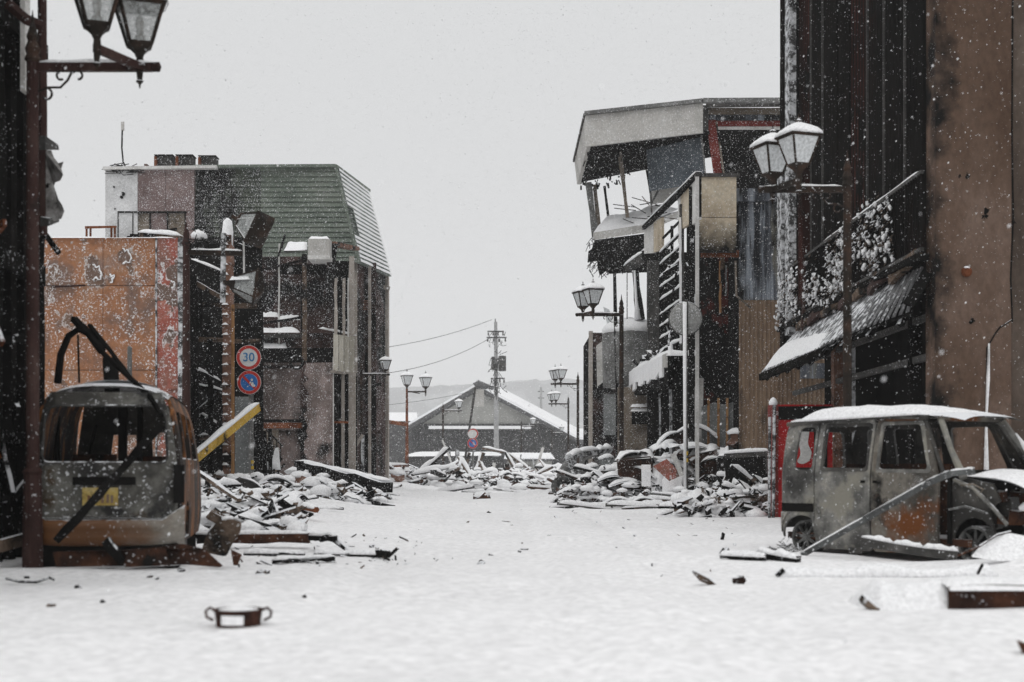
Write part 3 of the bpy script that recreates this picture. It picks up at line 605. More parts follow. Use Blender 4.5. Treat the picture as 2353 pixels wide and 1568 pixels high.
def front_left_debris():
    rr = random.Random(21)
    # bent panel beside the van
    d = 13.9
    out = [(462,1268),(476,1225),(500,1198),(530,1192),(556,1200),(553,1222),(535,1248),(520,1280)]
    tag(MB().plate(rpoly(out,8,2), [], lambda u,v,w: P(u,v,d+w+.003*(v-1190)), .03).build('bent_seat_back', m['wood']), 'upturned scorched seat-back panel propped beside the van with the yellow plate', 'panel')
    out = [(120,1268),(300,1262),(420,1250),(470,1262),(512,1300),(505,1304),(430,1298),(300,1306),(130,1304)]
    tag(MB().plate(out, [], lambda u,v,w: P(u,v,13.3+w+.0008*abs(u-320)), .12).build('fallen_bumper', m['rust']), 'rusted crumpled bumper lying on the snow under the van with the yellow plate', 'bumper')
    tag(MB().plate([(290,1265),(380,1258),(392,1300),(286,1304)], [], lambda u,v,w: P(u,v,13.2+w), .02).build('bent_sheet', m['rust']), 'small rust-brown sheet leaning on the crumpled bumper', 'metal sheet')
    tag(MB().beam(P(242,1242,13.25),P(282,1290,13.2),.05,.09,3,.01,rr).build('charred_stub', m['black']), 'short black stub of wood sticking up from the crumpled bumper', 'stub')
    tag(MB().plate([(530,1262),(556,1275),(546,1300),(536,1299)], [], lambda u,v,w: P(u,v,13.5+w), .05).build('rusty_bracket', m['rust']), 'rusty angle bracket standing in snow beside the bent seat-back panel', 'bracket')
    def plank(a, b, w_, h, label, mat='wood', snow=True, name='charred_plank', cat='plank'):
        t = MB().beam(a, b, w_, h, 8, .006, rr).build(name, m[mat]); tag(t, label, cat)
        if snow:
            s = MB(); snow_beam(s, a, b, w_*.96, .035, h/2, 12, rr.random()*9); s.build('snow', m['cap'], t, smooth=True)
        return t
    plank(G(455,17.0,.13), G(710,16.9,.13), .12, .12, 'long rusty beam lying level on the snow behind the bent seat-back panel', 'rust', True, 'rusty_beam', 'beam')
    plank(G(560,18.7,.06), G(690,18.5,.05), .1, .05, 'thin flat black lath on the snow behind the rusty beam', 'char', False)
    plank(G(715,16.7,.16), G(770,16.2,.16), .07, .07, 'hooked scrap at the end of the rusty beam', 'black')
    tag(MB().tube([G(738,16.8,.14),G(752,16.6,.17),G(770,16.4,.14),G(805,15.9,.03)],[.03,.045,.04,.02],6).build('bent_branch', m['char']), 'bent charred branch with a clawed end next to the rusty beam', 'branch')
    plank(G(560,15.6,.03), G(700,15.6,.03), .06, .04, 'thin half-buried lath in front of the rusty beam', 'char', True)
    plank(G(720,15.7,.03), G(880,15.8,.035), .05, .04, 'thin stick leading to the broken wooden fork', 'char', True)
    plank(G(865,15.8,.06), G(893,15.75,.06), .09, .09, 'small splintered block at the end of a stick on the snow', 'wood', False, 'splintered_block', 'block')
    tag(MB().beam(G(892,15.75,.03),G(914,15.7,.12),.03,.03).build('wood_splinter', m['wood']), 'thin upright splinter beside the small block', 'splinter')
    plank(G(625,14.75,.02), G(770,14.85,.04), .07, .05, 'narrow charred lath lying alone on the open snow', 'char', True)
    plank(G(690,14.7,.02), G(768,14.8,.05), .04, .03, 'thin charred sliver crossing the lone lath', 'black', False)
    # tiny bits close to the camera
    for i, (px, d_, s_) in enumerate(((118,9.9,.035),(180,11.2,.03),(235,10.1,.02),(345,12.6,.03),(360,12.3,.02),(415,13.1,.04),(600,13.0,.05),(1105,14.6,.05),(612,13.05,.04),(700,10.4,.02),(60,12.6,.03))):
        g = G(px, d_, .012); b = MB().lathe([(.001,-s_*.6),(s_,-s_*.3),(s_*.8,s_*.3),(.001,s_*.5)], 5, g); b.jitter(s_*.3, i)
        tag(b.build('charred_chip', m['wood' if i % 3 == 0 else 'char']), 'small charred chip lying on the open snow', 'chip', 'chips scattered on the snow')
    # arched stick lying on snow at the lamp base
    tag(MB().tube([G(14,12.1,.05),G(45,12.0,.03),G(85,12.0,.025),G(112,12.2,.05),G(125,12.2,.03)],.012,5).build('bent_wire', m['char']), 'curved wire half sunk in snow before the brown lamp post', 'wire')
    tag(MB().beam(P(0,1255,13.7),P(60,1238,14.2),.05,.12).build('charred_plank', m['wood']), 'grey-edged plank leaning into the black facade beside the lamp base', 'plank')
front_left_debris()

def orange_building():
    d = 27.0; t = thing('orange_walled_house', 'flat-roofed house end wall with peeling orange plaster', 'building', (X(250,d), d, 0))
    zt = Z(547,d)
    def pan(x0,y0,x1,y1,mat,dd=0,zb=None): return MB().pbox(x0,y0,x1,y1,d+dd,.25,zb).build('plaster_panel', m[mat], t)
    pan(30,547,236,656,'orange'); pan(237,547,360,656,'orange',.012); pan(30,657.5,236,850,'orange',.01); pan(237,657.5,360,850,'orange')
    pan(30,851.5,360,1100,'orange',.006,-.3); pan(361.2,547,412,760,'redplaster',-.01); pan(361.2,761,412,1100,'redplaster',.004,-.3)
    MB().box((X(30,d),d+.26,-.3),(X(412,d),d+.7,zt-.02)).build('wall_core', m['black'], t)
    MB().box((-12,d+.7,-.3),(X(380,d)-.6,d+6,zt-.03)).build('rear_wing', m['black'], t)
    for px, wd in ((359.5,.03),):
        MB().beam((X(px,d),d-.012,0),(X(px,d),d-.012,zt),wd,.03).build('cover_strip', m['frosted'], t)
    c = MB(); c.beam((X(412,d)+.03,d+.0,-.2),(X(412,d)+.03,d,zt),.10,.12,10,.012,random.Random(3)); c.build('corner_trim', m['frosted'], t)
    # patches where the plaster has fallen away
    rr = random.Random(8)
    for cx, cy, r in ((212,598,13),(285,590,15),(217,628,15),(255,640,8),(395,655,7)):
        ph = rr.random()*9; out = [(cx+r*(.8+.9*float(fbm(a*.35+ph,ph,3)))*math.cos(a*.2244), cy+r*1.15*(.85+.9*float(fbm(a*.35+ph,ph,3)))*math.sin(a*.2244)) for a in range(28)]
        MB().plate(out, [], lambda u,v,w: P(u,v,d-.018+w), .02).build('plaster_scar', m['scar'], t)
        if rr.random() < .8:
            s = MB(); s.tube([P(a, b, d-.022) for a, b in out[20:28]+out[:9]], [.01+.014*rr.random() for _ in range(17)], 5); s.build('snow_rim', m['cap'], t, smooth=True)
    s = MB(); snow_on(s, (X(60,d),d-.05,zt),(X(405,d),d-.05,zt),(X(405,d),d+.7,zt),(X(60,d),d+.7,zt),.05,30,6,2); s.build('snow', m['cap'], t, smooth=True)
    for x0,y0,x1,y1 in ((118,660,195,656),(110,655,215,660)):
        MB().tube([P(x0,y0,d-.05),P(x1,y1,d-.05)],.02,6).build('conduit', m['brownpost'], t); break
    # things on the flat roof
    tb = thing('table', 'low rusty table standing on the flat roof of the orange-walled house', 'table', P(230,545,29))
    MB().hexa([P(195,526,28.6),P(268,524,28.6),P(262,524,29.4),P(200,525,29.4),P(195,520,28.6),P(268,519,28.6),P(262,520,29.4),P(200,520,29.4)]).build('top', m['rustpost'], tb)
    for px, dd in ((199,28.65),(264,28.65),(208,29.3),(256,29.3)): MB().beam(P(px,548,dd),P(px,523,dd),.035).build('leg', m['rustpost'], tb)
    b = MB().beam(P(325,541,27.6),P(418,549,27.4),.16,.10,5,.01,rr).build('roof_beam', m['wood']); tag(b, 'snowy broken beam lying along the top of the orange wall', 'beam')
    s = MB(); snow_beam(s, P(322,540,27.6), P(415,548,27.4), .2, .08, .05, 10, 2); s.build('snow', m['cap'], b, smooth=True)
    for i in range(9):
        a = P(rr.uniform(290,350), rr.uniform(538,546), 27.8); b = MB().beam(a, a+Vector((rr.uniform(.2,.6),rr.uniform(-.3,.3),rr.uniform(-.02,.08))), .05,.05).build('roof_debris', m['char']); tag(b, 'short charred stick on the orange-walled house roof', 'stick', 'sticks on the orange-walled roof')
orange_building()

def burnt_frame_left():
    # collapsed dark house between the orange wall and the pink pier
    d = 33; t = thing('burnt_house', 'collapsed burnt house of black posts and beams behind the speed limit sign', 'building', (X(500,d), d, 0))
    rr = random.Random(12)
    MB().pbox(415,560,600,1100,d+5.5,.2,-.3).build('back_wall', m['black'], t)
    MB().pbox(430,790,600,1100,d+3.6,.15,-.3).build('inner_wall', m['black'], t)
    for px, y0, dd, wd in ((440,600,d,.12),(470,740,d+1,.1),(485,780,d-.5,.12),(600,560,d+3,.12),(592,590,d+3.4,.1),(455,860,d-1,.1),(505,900,d-1,.12)):
        MB().beam((X(px,dd),dd,-.2),(X(px,dd)+rr.uniform(-.1,.1),dd,Z(y0,dd)),wd,wd,6,.015,rr).build('charred_post', m['char'], t)
    for a, b in (((430,640),(520,690)),((438,600),(512,630)),((420,880),(520,905)),((425,840),(505,880)),((440,960),(515,900)),((430,1010),(480,1005)),((440,780),(600,785)),((440,700),(590,705)),((520,560),(590,575)),((430,935),(530,1000))):
        o = MB().beam(P(*a,d-.4+rr.uniform(-.4,.4)),P(*b,d-.4+rr.uniform(-.4,.4)),.09,.12,5,.012,rr).build('fallen_beam', m['char' if rr.random() < .7 else 'wood'], t)
        if rr.random() < .6:
            s = MB(); snow_beam(s, P(*a,d-.4), P(*b,d-.4), .08, .05, .05, 8, rr.random()*5); s.build('snow', m['cap'], t, smooth=True)
    # brick pier with snow on its ledges
    t2 = thing('brick_pier', 'tall narrow brick chimney pier with snow on its stepped ledges, beside the sign post', 'pier', (X(521,d), d-1, 0))
    dd = d-1; y = 1090; i = 0
    while y > 560:
        MB().box((X(511,dd)+rr.uniform(-.01,.01), dd, Z(y,dd)), (X(531,dd)+rr.uniform(-.01,.01), dd+.35, Z(y-21.5,dd))).build('brick', m['brick'], t2)
        s = MB(); snow_on(s, (X(510,dd),dd-.05,Z(y-21.8,dd)),(X(525,dd),dd-.05,Z(y-21.8,dd)),(X(525,dd),dd+.1,Z(y-21.8,dd)),(X(510,dd),dd+.1,Z(y-21.8,dd)),.05,4,3,i); s.build('snow', m['cap'], t2, smooth=True)
        y -= 23; i += 1
    MB().beam((X(533.5,dd),dd+.05,-.1),(X(533.5,dd),dd+.05,Z(700,dd)),.07).build('corner_post', m['stud'], t2)
    s = MB(); s.lathe([(.12,0),(.13,.3),(.10,.55),(.02,.62)],8,(X(520,dd),dd+.15,Z(562,dd))); s.build('snow_cap', m['cap'], t2, smooth=True)
burnt_frame_left()

def disc(mb, c, r, z0, z1, n=40, ri=0):
    # disc facing -y between y offsets z0..z1
    if ri == 0: mb.rings([[Vector((c.x+r*math.cos(a), c.y+z, c.z+r*math.sin(a))) for a in [2*math.pi*i/n for i in range(n)]] for z in (z0, z1)])
    else:
        o = [(r*math.cos(2*math.pi*i/n), r*math.sin(2*math.pi*i/n)) for i in range(n)]; h = [(ri*math.cos(2*math.pi*i/n), ri*math.sin(2*math.pi*i/n)) for i in range(n)]
        mb.plate(o, [h], lambda u,v,w: Vector((c.x+u, c.y+z0+w, c.z+v)), z1-z0)
    return mb
def text_mesh(s, size, c, mat, name, parent):
    cu = bpy.data.curves.new('txt', 'FONT'); cu.body = s; cu.size = size; cu.extrude = .003; cu.align_x = 'CENTER'; cu.align_y = 'CENTER'; cu.offset = .004
    o = bpy.data.objects.new('txt', cu); COL.objects.link(o); dg = bpy.context.evaluated_depsgraph_get(); dg.update()
    me = bpy.data.meshes.new_from_object(o.evaluated_get(dg)); bpy.data.objects.remove(o); bpy.data.curves.remove(cu)
    me.name = name; me.materials.clear(); me.materials.append(mat)
    me.transform(Matrix.Rotation(R(90),4,'X')); q = bpy.data.objects.new(name, me); COL.objects.link(q); q.parent = parent
    wp = Vector((0,0,0)); k = parent
    while k is not None: wp += k.location; k = k.parent
    q.location = c-wp; return q
def round_sign(t, c, r, kind):
    s = MB(); disc(s, c, r, 0, .012); S = s.build('sign_plate', m['signwhite'], t)
    q = MB(); disc(q, c, r*.965, -.006, -.002, 40, r*.73); q.build('red_ring', m['signred'], S)
    if kind == '30': text_mesh('30', r*.98, c+Vector((0,-.006,0)), m['signnum'], 'numeral', S)
    elif kind == 'np':
        q = MB(); disc(q, c, r*.70, -.006, -.002); q.build('blue_field', m['signblue'], S)
        q = MB(); q.beam(c+Vector((-r*.5,-.010,r*.5)), c+Vector((r*.5,-.010,-r*.5)), .006, r*.2); q.build('slash', m['signred'], S)
        rr = random.Random(4)
        for px, pz, a in ((.25,.2,.12),(.3,-.18,.14),(.1,-.02,.08),(.42,-.3,.1),(-.1,-.35,.06)):
            o = [(r*(px+a*math.cos(k)*rr.uniform(.5,1.2)), r*(pz+a*1.4*math.sin(k)*rr.uniform(.5,1.2))) for k in range(6)]
            q = MB(); q.plate(o, [], lambda u,v,w: c+Vector((u,-.0145+w,v)), .002); q.build('peeled_patch', m['signwhite'], S)
    elif kind == 'faded':
        q = MB(); disc(q, c+Vector((-.04,0,-.02)), r*.8, -.010, -.007); q.build('faded_face', m['signwhite'], S)
    b = MB(); b.beam(c+Vector((-.05,.03,.12)),c+Vector((.05,.03,.12)),.04,.03); b.build('clamp', m['dkgrey'], S)
    return S
def speed_sign():
    d = 35; g = G(573,d); t = thing('road_sign', 'grey sign post carrying a round 30 speed limit sign above a round blue no-parking sign', 'road sign', g)
    x = X(573,d); MB().tube([(x,d+.06,-.3),(x,d+.06,Z(778,d))],.032,10).build('post', m['grey'], t)
    round_sign(t, Vector((X(571.5,d),d,Z(822,d))), .305, '30'); round_sign(t, Vector((X(572.5,d),d,Z(879,d))), .295, 'np')
speed_sign()
def far_sign():
    d = 72; g = G(1058,d); t = thing('road_sign', 'leaning pole with a faded round sign over a small no-parking sign', 'road sign', g)
    MB().tube([(g.x,d,-.2),P(1092,890,d)],.06,8).build('post', m['dkgrey'], t)
    MB().hexa([P(a,b,dd) for b in (935,895) for a, dd in ((1090,d),(1112,d),(1112,d+.05),(1090,d+.05))]).build('bent_plate', m['greypanel'], t)
    round_sign(t, P(1087,997,d-.1), .27, 'faded'); round_sign(t, P(1086,1019,d-.1), .27, 'np')
    MB().tube([(X(1087,d),d,-.1),P(1087,1035,d)],.04,8).build('lower_post', m['grey'], t)
far_sign()
def mirror():
    d = 36.5; g = G(1575,d); t = thing('traffic_mirror', 'round traffic mirror seen from its grey back on a snow-plastered pole', 'traffic mirror', g)
    x = X(1577,d); MB().tube([(x,d,-.2),(x,d,Z(690,d))],.045,12).build('post', m['dkgrey'], t)
    s = MB(); s.tube([(x-.035,d-.02,.05),(x-.035,d-.02,2.2),(x-.04,d-.025,Z(695,d))],[.045,.04,.055],8); s.jitter(.006,1).build('snow', m['cap'], t, smooth=True)
    for y in (1042,1058): MB().lathe([(.048,-.05),(.049,.05)],12,(x,d,Z(y,d))).build('yellow_band', m['yellowpaint'], t)
    c = Vector((X(1577,d),d+.1,Z(731,d)))
    q = MB(); q.rings([[Vector((c.x+r*math.cos(a), c.y+y, c.z+r*math.sin(a))) for a in [2*math.pi*i/36 for i in range(36)]] for r, y in ((.415,.10),(.425,.05),(.41,.0),(.2,-.045),(.03,-.055))]); q.build('backplate', m['mirrorback'], t, smooth=True)
    q = MB(); q.rings([[Vector((c.x+r*math.cos(a), c.y+y, c.z+r*math.sin(a))) for a in [2*math.pi*i/36 for i in range(36)]] for r, y in ((.43,.02),(.445,.06),(.44,.11))]); q.build('rim', m['dkgrey'], t, smooth=True)
mirror()

def left_mid_props():
    rr = random.Random(31)
    d = 33.5
    b = MB().pbox(540,912,578,1100,35.8,.06,-.1).build('cement_board', m['board']); tag(b, 'grey cement board standing upright behind the speed limit sign post', 'board')
    a, b_ = P(442,1058,30.5), P(592,935,33)
    o = MB().beam(a, b_, .12, .2).build('yellow_beam', m['yellow']); tag(o, 'yellow steel beam with snow along its top, leaning up to the sign post', 'beam')
    s = MB(); snow_beam(s, a, b_, .14, .07, .10, 14, 4); s.build('snow', m['cap'], o, smooth=True)
    for i, (px, y0, w_) in enumerate(((585,945,.16),(596,975,.14),(605,990,.12),(612,985,.1))):
        p = MB().beam((X(px,35.5),35.5+.15*i,-.2),(X(px,35.5)+rr.uniform(-.03,.03),35.5+.15*i,Z(y0,35.5)),w_,w_*.8,6,.012,rr).build('charred_post', m['char']); tag(p, 'charred upright timber clustered beside the yellow-banded sign post', 'post', 'charred uprights by the sign post')
    p = MB().tube([(X(580,33.9),33.9,-.1),(X(580,33.9),33.9,Z(905,33.9))],.03,8).build('steel_pole', m['grey']); tag(p, 'thin grey pole with two yellow bands beside the cement board', 'pole')
    for y in (1062,1075): MB().lathe([(.034,-.04),(.034,.04)],8,(X(580,33.9),33.9,Z(y,33.9))).build('yellow_band', m['yellowpaint'], p)
    a, b_ = G(440,24,1.0), G(548,21.5,.1)
    o = MB().beam(P(446,1078,22.5), P(550,1150,20.5), .08, .06,6,.005,rr).build('long_plank', m['wood']); tag(o, 'long thin plank sloping down from the van side over the snowy heap', 'plank')
left_mid_props()
# ================================================================== GREEN MANSARD BUILDING
def mansard():
    dn, df = 50.0, 54.5
    t = thing('mansard_building', 'tall building with a green slatted mansard roof, half scorched, beside the snowy street', 'building', (X(600,dn), dn, 0))
    # body walls
    body = MB(); xl = X(245,dn); xr = X(818,dn)
    body.hexa([(xl,dn+.3,-.3),(xr,dn+.3,-.3),(X(890,df),df,-.3),(xl,df+3,-.3),(xl,dn+.3,Z(600,dn)),(xr,dn+.3,Z(600,dn)),(X(890,df),df,Z(640,df)),(xl,df+3,Z(600,dn))]); body.build('wall', m['redbrown'], t)
    up = MB(); up.hexa([(xl,dn+.35,Z(640,dn)),(X(770,dn)-.05,dn+.45,Z(640,dn)),(X(845,df)-.1,df,Z(640,dn)),(xl,df+3,Z(640,dn)),(xl,dn+.35,Z(392,dn)),(X(768,dn)-.05,dn+.45,Z(388,dn)),(X(842,df)-.1,df,Z(446,df)),(xl,df+3,Z(392,dn))]); up.build('attic_wall', m['redbrown'], t)
    # end wall facing us: white, mauve panels
    MB().pbox(242,392,316,545,dn,.3,Z(660,dn)).build('wall_panel', m['whitewall'], t)
    for x0, x1 in ((316.8,380),(380.8,446)): MB().pbox(x0,390,x1,486,dn+.01,.3).build('wall_panel', m['purple'], t)
    MB().pbox(426,486.8,446,545,dn+.01,.3,Z(660,dn)).build('wall_panel', m['purple'], t)
    for i, x0 in enumerate((272,305,344,384)):
        MB().pbox(x0+.8,488,x0+(32.5 if i == 0 else 39 if i < 3 else 41),545,dn+.06,.05,Z(660,dn)).build('window_pane', m['boardb' if i % 2 else 'purple'], t)
    MB().pbox(270,485.5,428,489,dn-.06,.1).build('window_head', m['black'], t)
    for x0 in (270,304,343,383,424): MB().pbox(x0,489.5,x0+2.2,560,dn-.02,.08).build('window_mullion', m['black'], t)
    # parapet strip
    MB().beam((X(240,dn),dn-.05,Z(389,dn)),(X(500,dn),dn-.05,Z(386,dn)),.3,.10).build('parapet', m['white'], t)
    # mansard slats, near face
    N = 19; lerp = lambda a, b, k: a+(b-a)*k
    def hip(k): return P(lerp(770,822,k), lerp(383,603,k), dn-.02-.35*k)     # k 0 top .. 1 bottom
    def far(k):
        if k < .02: k = 0
        return P(lerp(845,897,k), lerp(440,636,k), df)
    rr = random.Random(5)
    for i in range(N):
        k0, k1 = i/N, (i+1)/N
        y0 = lerp(383,603,k0); y1 = lerp(383,603,k1)
        segs = ((446,600,'greenburnt'),(600,None,'green'))
        for xa, xb, mt in segs:
            a0 = P(xa,y0,dn+.33-.35*k0); a1 = P(xa,y1,dn+.33-.35*k1-.05)
            if xb: b0 = P(xb-.4,y0,dn+.33-.35*k0); b1 = P(xb-.4,y1,dn+.33-.35*k1-.05)
            else: b0 = hip(k0); b1 = hip(k1)+Vector((0,-.05,0))
            if xb and i > 13: mt = 'black'
            th = Vector((0,.06,0)); g = Vector((0,0,-.012))
            MB().hexa([a1, b1, b1+th, a1+th, a0+g, b0+g, b0+g+th, a0+g+th]).build('roof_slat', m[mt], t)
    N2 = 20
    for i in range(N2):
        k0, k1 = i/N2, (i+1)/N2
        a0, b0, a1, b1 = hip(k0), far(k0), hip(k1), far(k1)
        if i == 0: pass
        out = Vector((.055,-.012,0)); g = Vector((0,0,-.02)); th = Vector((-.10,.02,0))
        if 8 <= i <= 13:     # the narrow dark window slit near the hip
            s0 = a0.lerp(b0,.16); s1 = a1.lerp(b1,.16)
            MB().hexa([a1+out, a1.lerp(b1,.04)+out, a1.lerp(b1,.04)+th, a1+th, a0+g, a0.lerp(b0,.04)+g, a0.lerp(b0,.04)+th+g, a0+th+g]).build('roof_slat', m['green'], t)
            a0, a1 = s0, s1
        MB().hexa([a1+out, b1+out, b1+th, a1+th, a0+g, b0+g, b0+th+g, a0+th+g]).build('roof_slat', m['greensnow'], t)
        s = MB(); n = 8
        def f(u, v, a0=a0, a1=a1, b0=b0, b1=b1):
            p = a0.lerp(b0,u)*(1-v)+a1.lerp(b1,u)*v; return p+Vector((.075+.03*math.sin(v*3.14),-.02,.0))+Vector((0,0,.02*float(vnoise(u*12+i, v*3))))
        s.grid(lambda u, v: f(.02+u*.96, .10+v*.66), 10, 3); s.build('snow', m['cap'], t, smooth=True)
    MB().beam(hip(0)+Vector((.02,-.03,.05)), hip(1)+Vector((.06,-.05,-.02)), .10, .08).build('hip_strip', m['green'], t)
    MB().beam(P(446,384,dn+.2), P(772,382,dn-.05), .25, .10).build('ridge_cap', m['green'], t)
    MB().beam(P(769,383,dn), P(845,439,df), .22, .10).build('ridge_cap', m['green'], t)
    MB().hexa([hip(1)+Vector((-.3,0,-.1)),far(1)+Vector((-.1,0,-.1)),far(1)+Vector((-.4,.3,-.1)),hip(1)+Vector((-.4,.5,-.1)),hip(1)+Vector((-.3,0,-.02)),far(1)+Vector((-.1,0,-.02)),far(1)+Vector((-.4,.3,-.02)),hip(1)+Vector((-.4,.5,-.02))]).build('soffit', m['black'], t)
    # street front below the roof: far stone pier and dark recess
    MB().hexa([(X(866,df),df-.3,-.3),(X(893,df),df-.3,-.3),(X(893,df),df+.3,-.3),(X(866,df),df+.3,-.3),(X(866,df),df-.3,Z(622,df)),(X(893,df),df-.3,Z(636,df)),(X(893,df),df+.3,Z(636,df)),(X(866,df),df+.3,Z(622,df))]).build('corner_pier', m['paletan'], t)
    MB().beam(P(848,652,df-.6), P(895,664,df-.4), .2, .14).build('cornice', m['paletan'], t)
    for x0, x1, y0, y1, dd, mt in ((800,820,600,1100,50.2,'paletan'),(826,838,700,800,52,'board'),(838,850,720,800,52.5,'redbrown')):
        MB().pbox(x0,y0,x1,y1,dd,.25,-.3 if y1 > 1000 else None).build('pier', m[mt], t)
    MB().pbox(818,604,864,1100,51.5,.1,-.3).build('burnt_front', m['redbrown'], t)
    for x0, x1 in ((824,829),(846,852)): MB().pbox(x0,610,x1,1100,51.1,.15,-.3).build('pier', m['paletan'], t)
    for x0, y0, x1, y1 in ((830,640,845,690),(853,720,864,780),(830,810,845,870),(853,900,864,980),(830,1000,845,1100)): MB().pbox(x0,y0,x1,y1,51.3,.1).build('window_void', m['blackclean'], t)
    for y in (700,790,880,990): MB().pbox(820,y,876,y+7,51.35,.15).build('floor_edge', m['redbrown'], t)
    for i in range(6): MB().pbox(820,690+i*4,852,692+i*4,51.2-.02*i,.08).build('louvre_slat', m['brick'], t)
    # scars on the white end wall
    for cx, cy, r in ((283,445,5),(279,453,5),(262,430,2.5),(264,480,2.5)):
        out = [(cx+r*(.6+.6*rr.random())*math.cos(a), cy+r*(.6+.7*rr.random())*math.sin(a)) for a in range(6)]
        MB().plate(out, [], lambda u,v,w: P(u,v,dn-.03+w), .05).build('plaster_scar', m['black'], t)
    # rooftop boxes, antenna, small box
    for x0, x1, y0, lb in ((354,398,358,'rusty square rooftop tank standing closest to the bent antenna'),(403,444,358,'dark square rooftop tank standing between two others of its size'),(455,497,360,'rusty square rooftop tank standing at the start of the green ridge')):
        o = thing('rooftop_tank', lb, 'tank', P((x0+x1)/2,387,51), 'rooftop tanks')
        MB().pbox(x0+4,y0-2,x1-1.5,388,51,.5).build('tank_body', m['dkgrey'], o)
        MB().pbox(x0,y0+1,x0+5,388,50.8,.5).build('side_flange', m['rustpost'], o)
        MB().pbox(x0,y0-3,x1-1,y0-1,50.9,.6).build('lid', m['black'], o)
    o = thing('rooftop_antenna', 'bent thin antenna with a tangle of cable on the white roof corner', 'antenna', P(288,388,50.5))
    MB().tube([P(290,388,50.5),P(283,372,50.5),P(280,340,50.5),P(281,300,50.5)],.03,6).build('mast', m['wire'], o)
    MB().pbox(278,280,285,300,50.5,.05).build('panel', m['greypanel'], o)
    tb = MB()
    for i in range(26):
        a = P(rr.gauss(282,14), rr.gauss(390,4), 49.9); tb.tube([a, a+Vector((rr.uniform(-.3,.3),0,rr.uniform(-.15,.15))), a+Vector((rr.uniform(-.5,.5),0,rr.uniform(-.1,.1)))], .015, 4)
    tb.build('cable_tangle', m['wire'], o)
    o = tag(MB().pbox(331,377,338,388,51,.3).build('vent_stub', m['brick']), 'short brick vent stub between the antenna and the tanks', 'vent')
mansard()

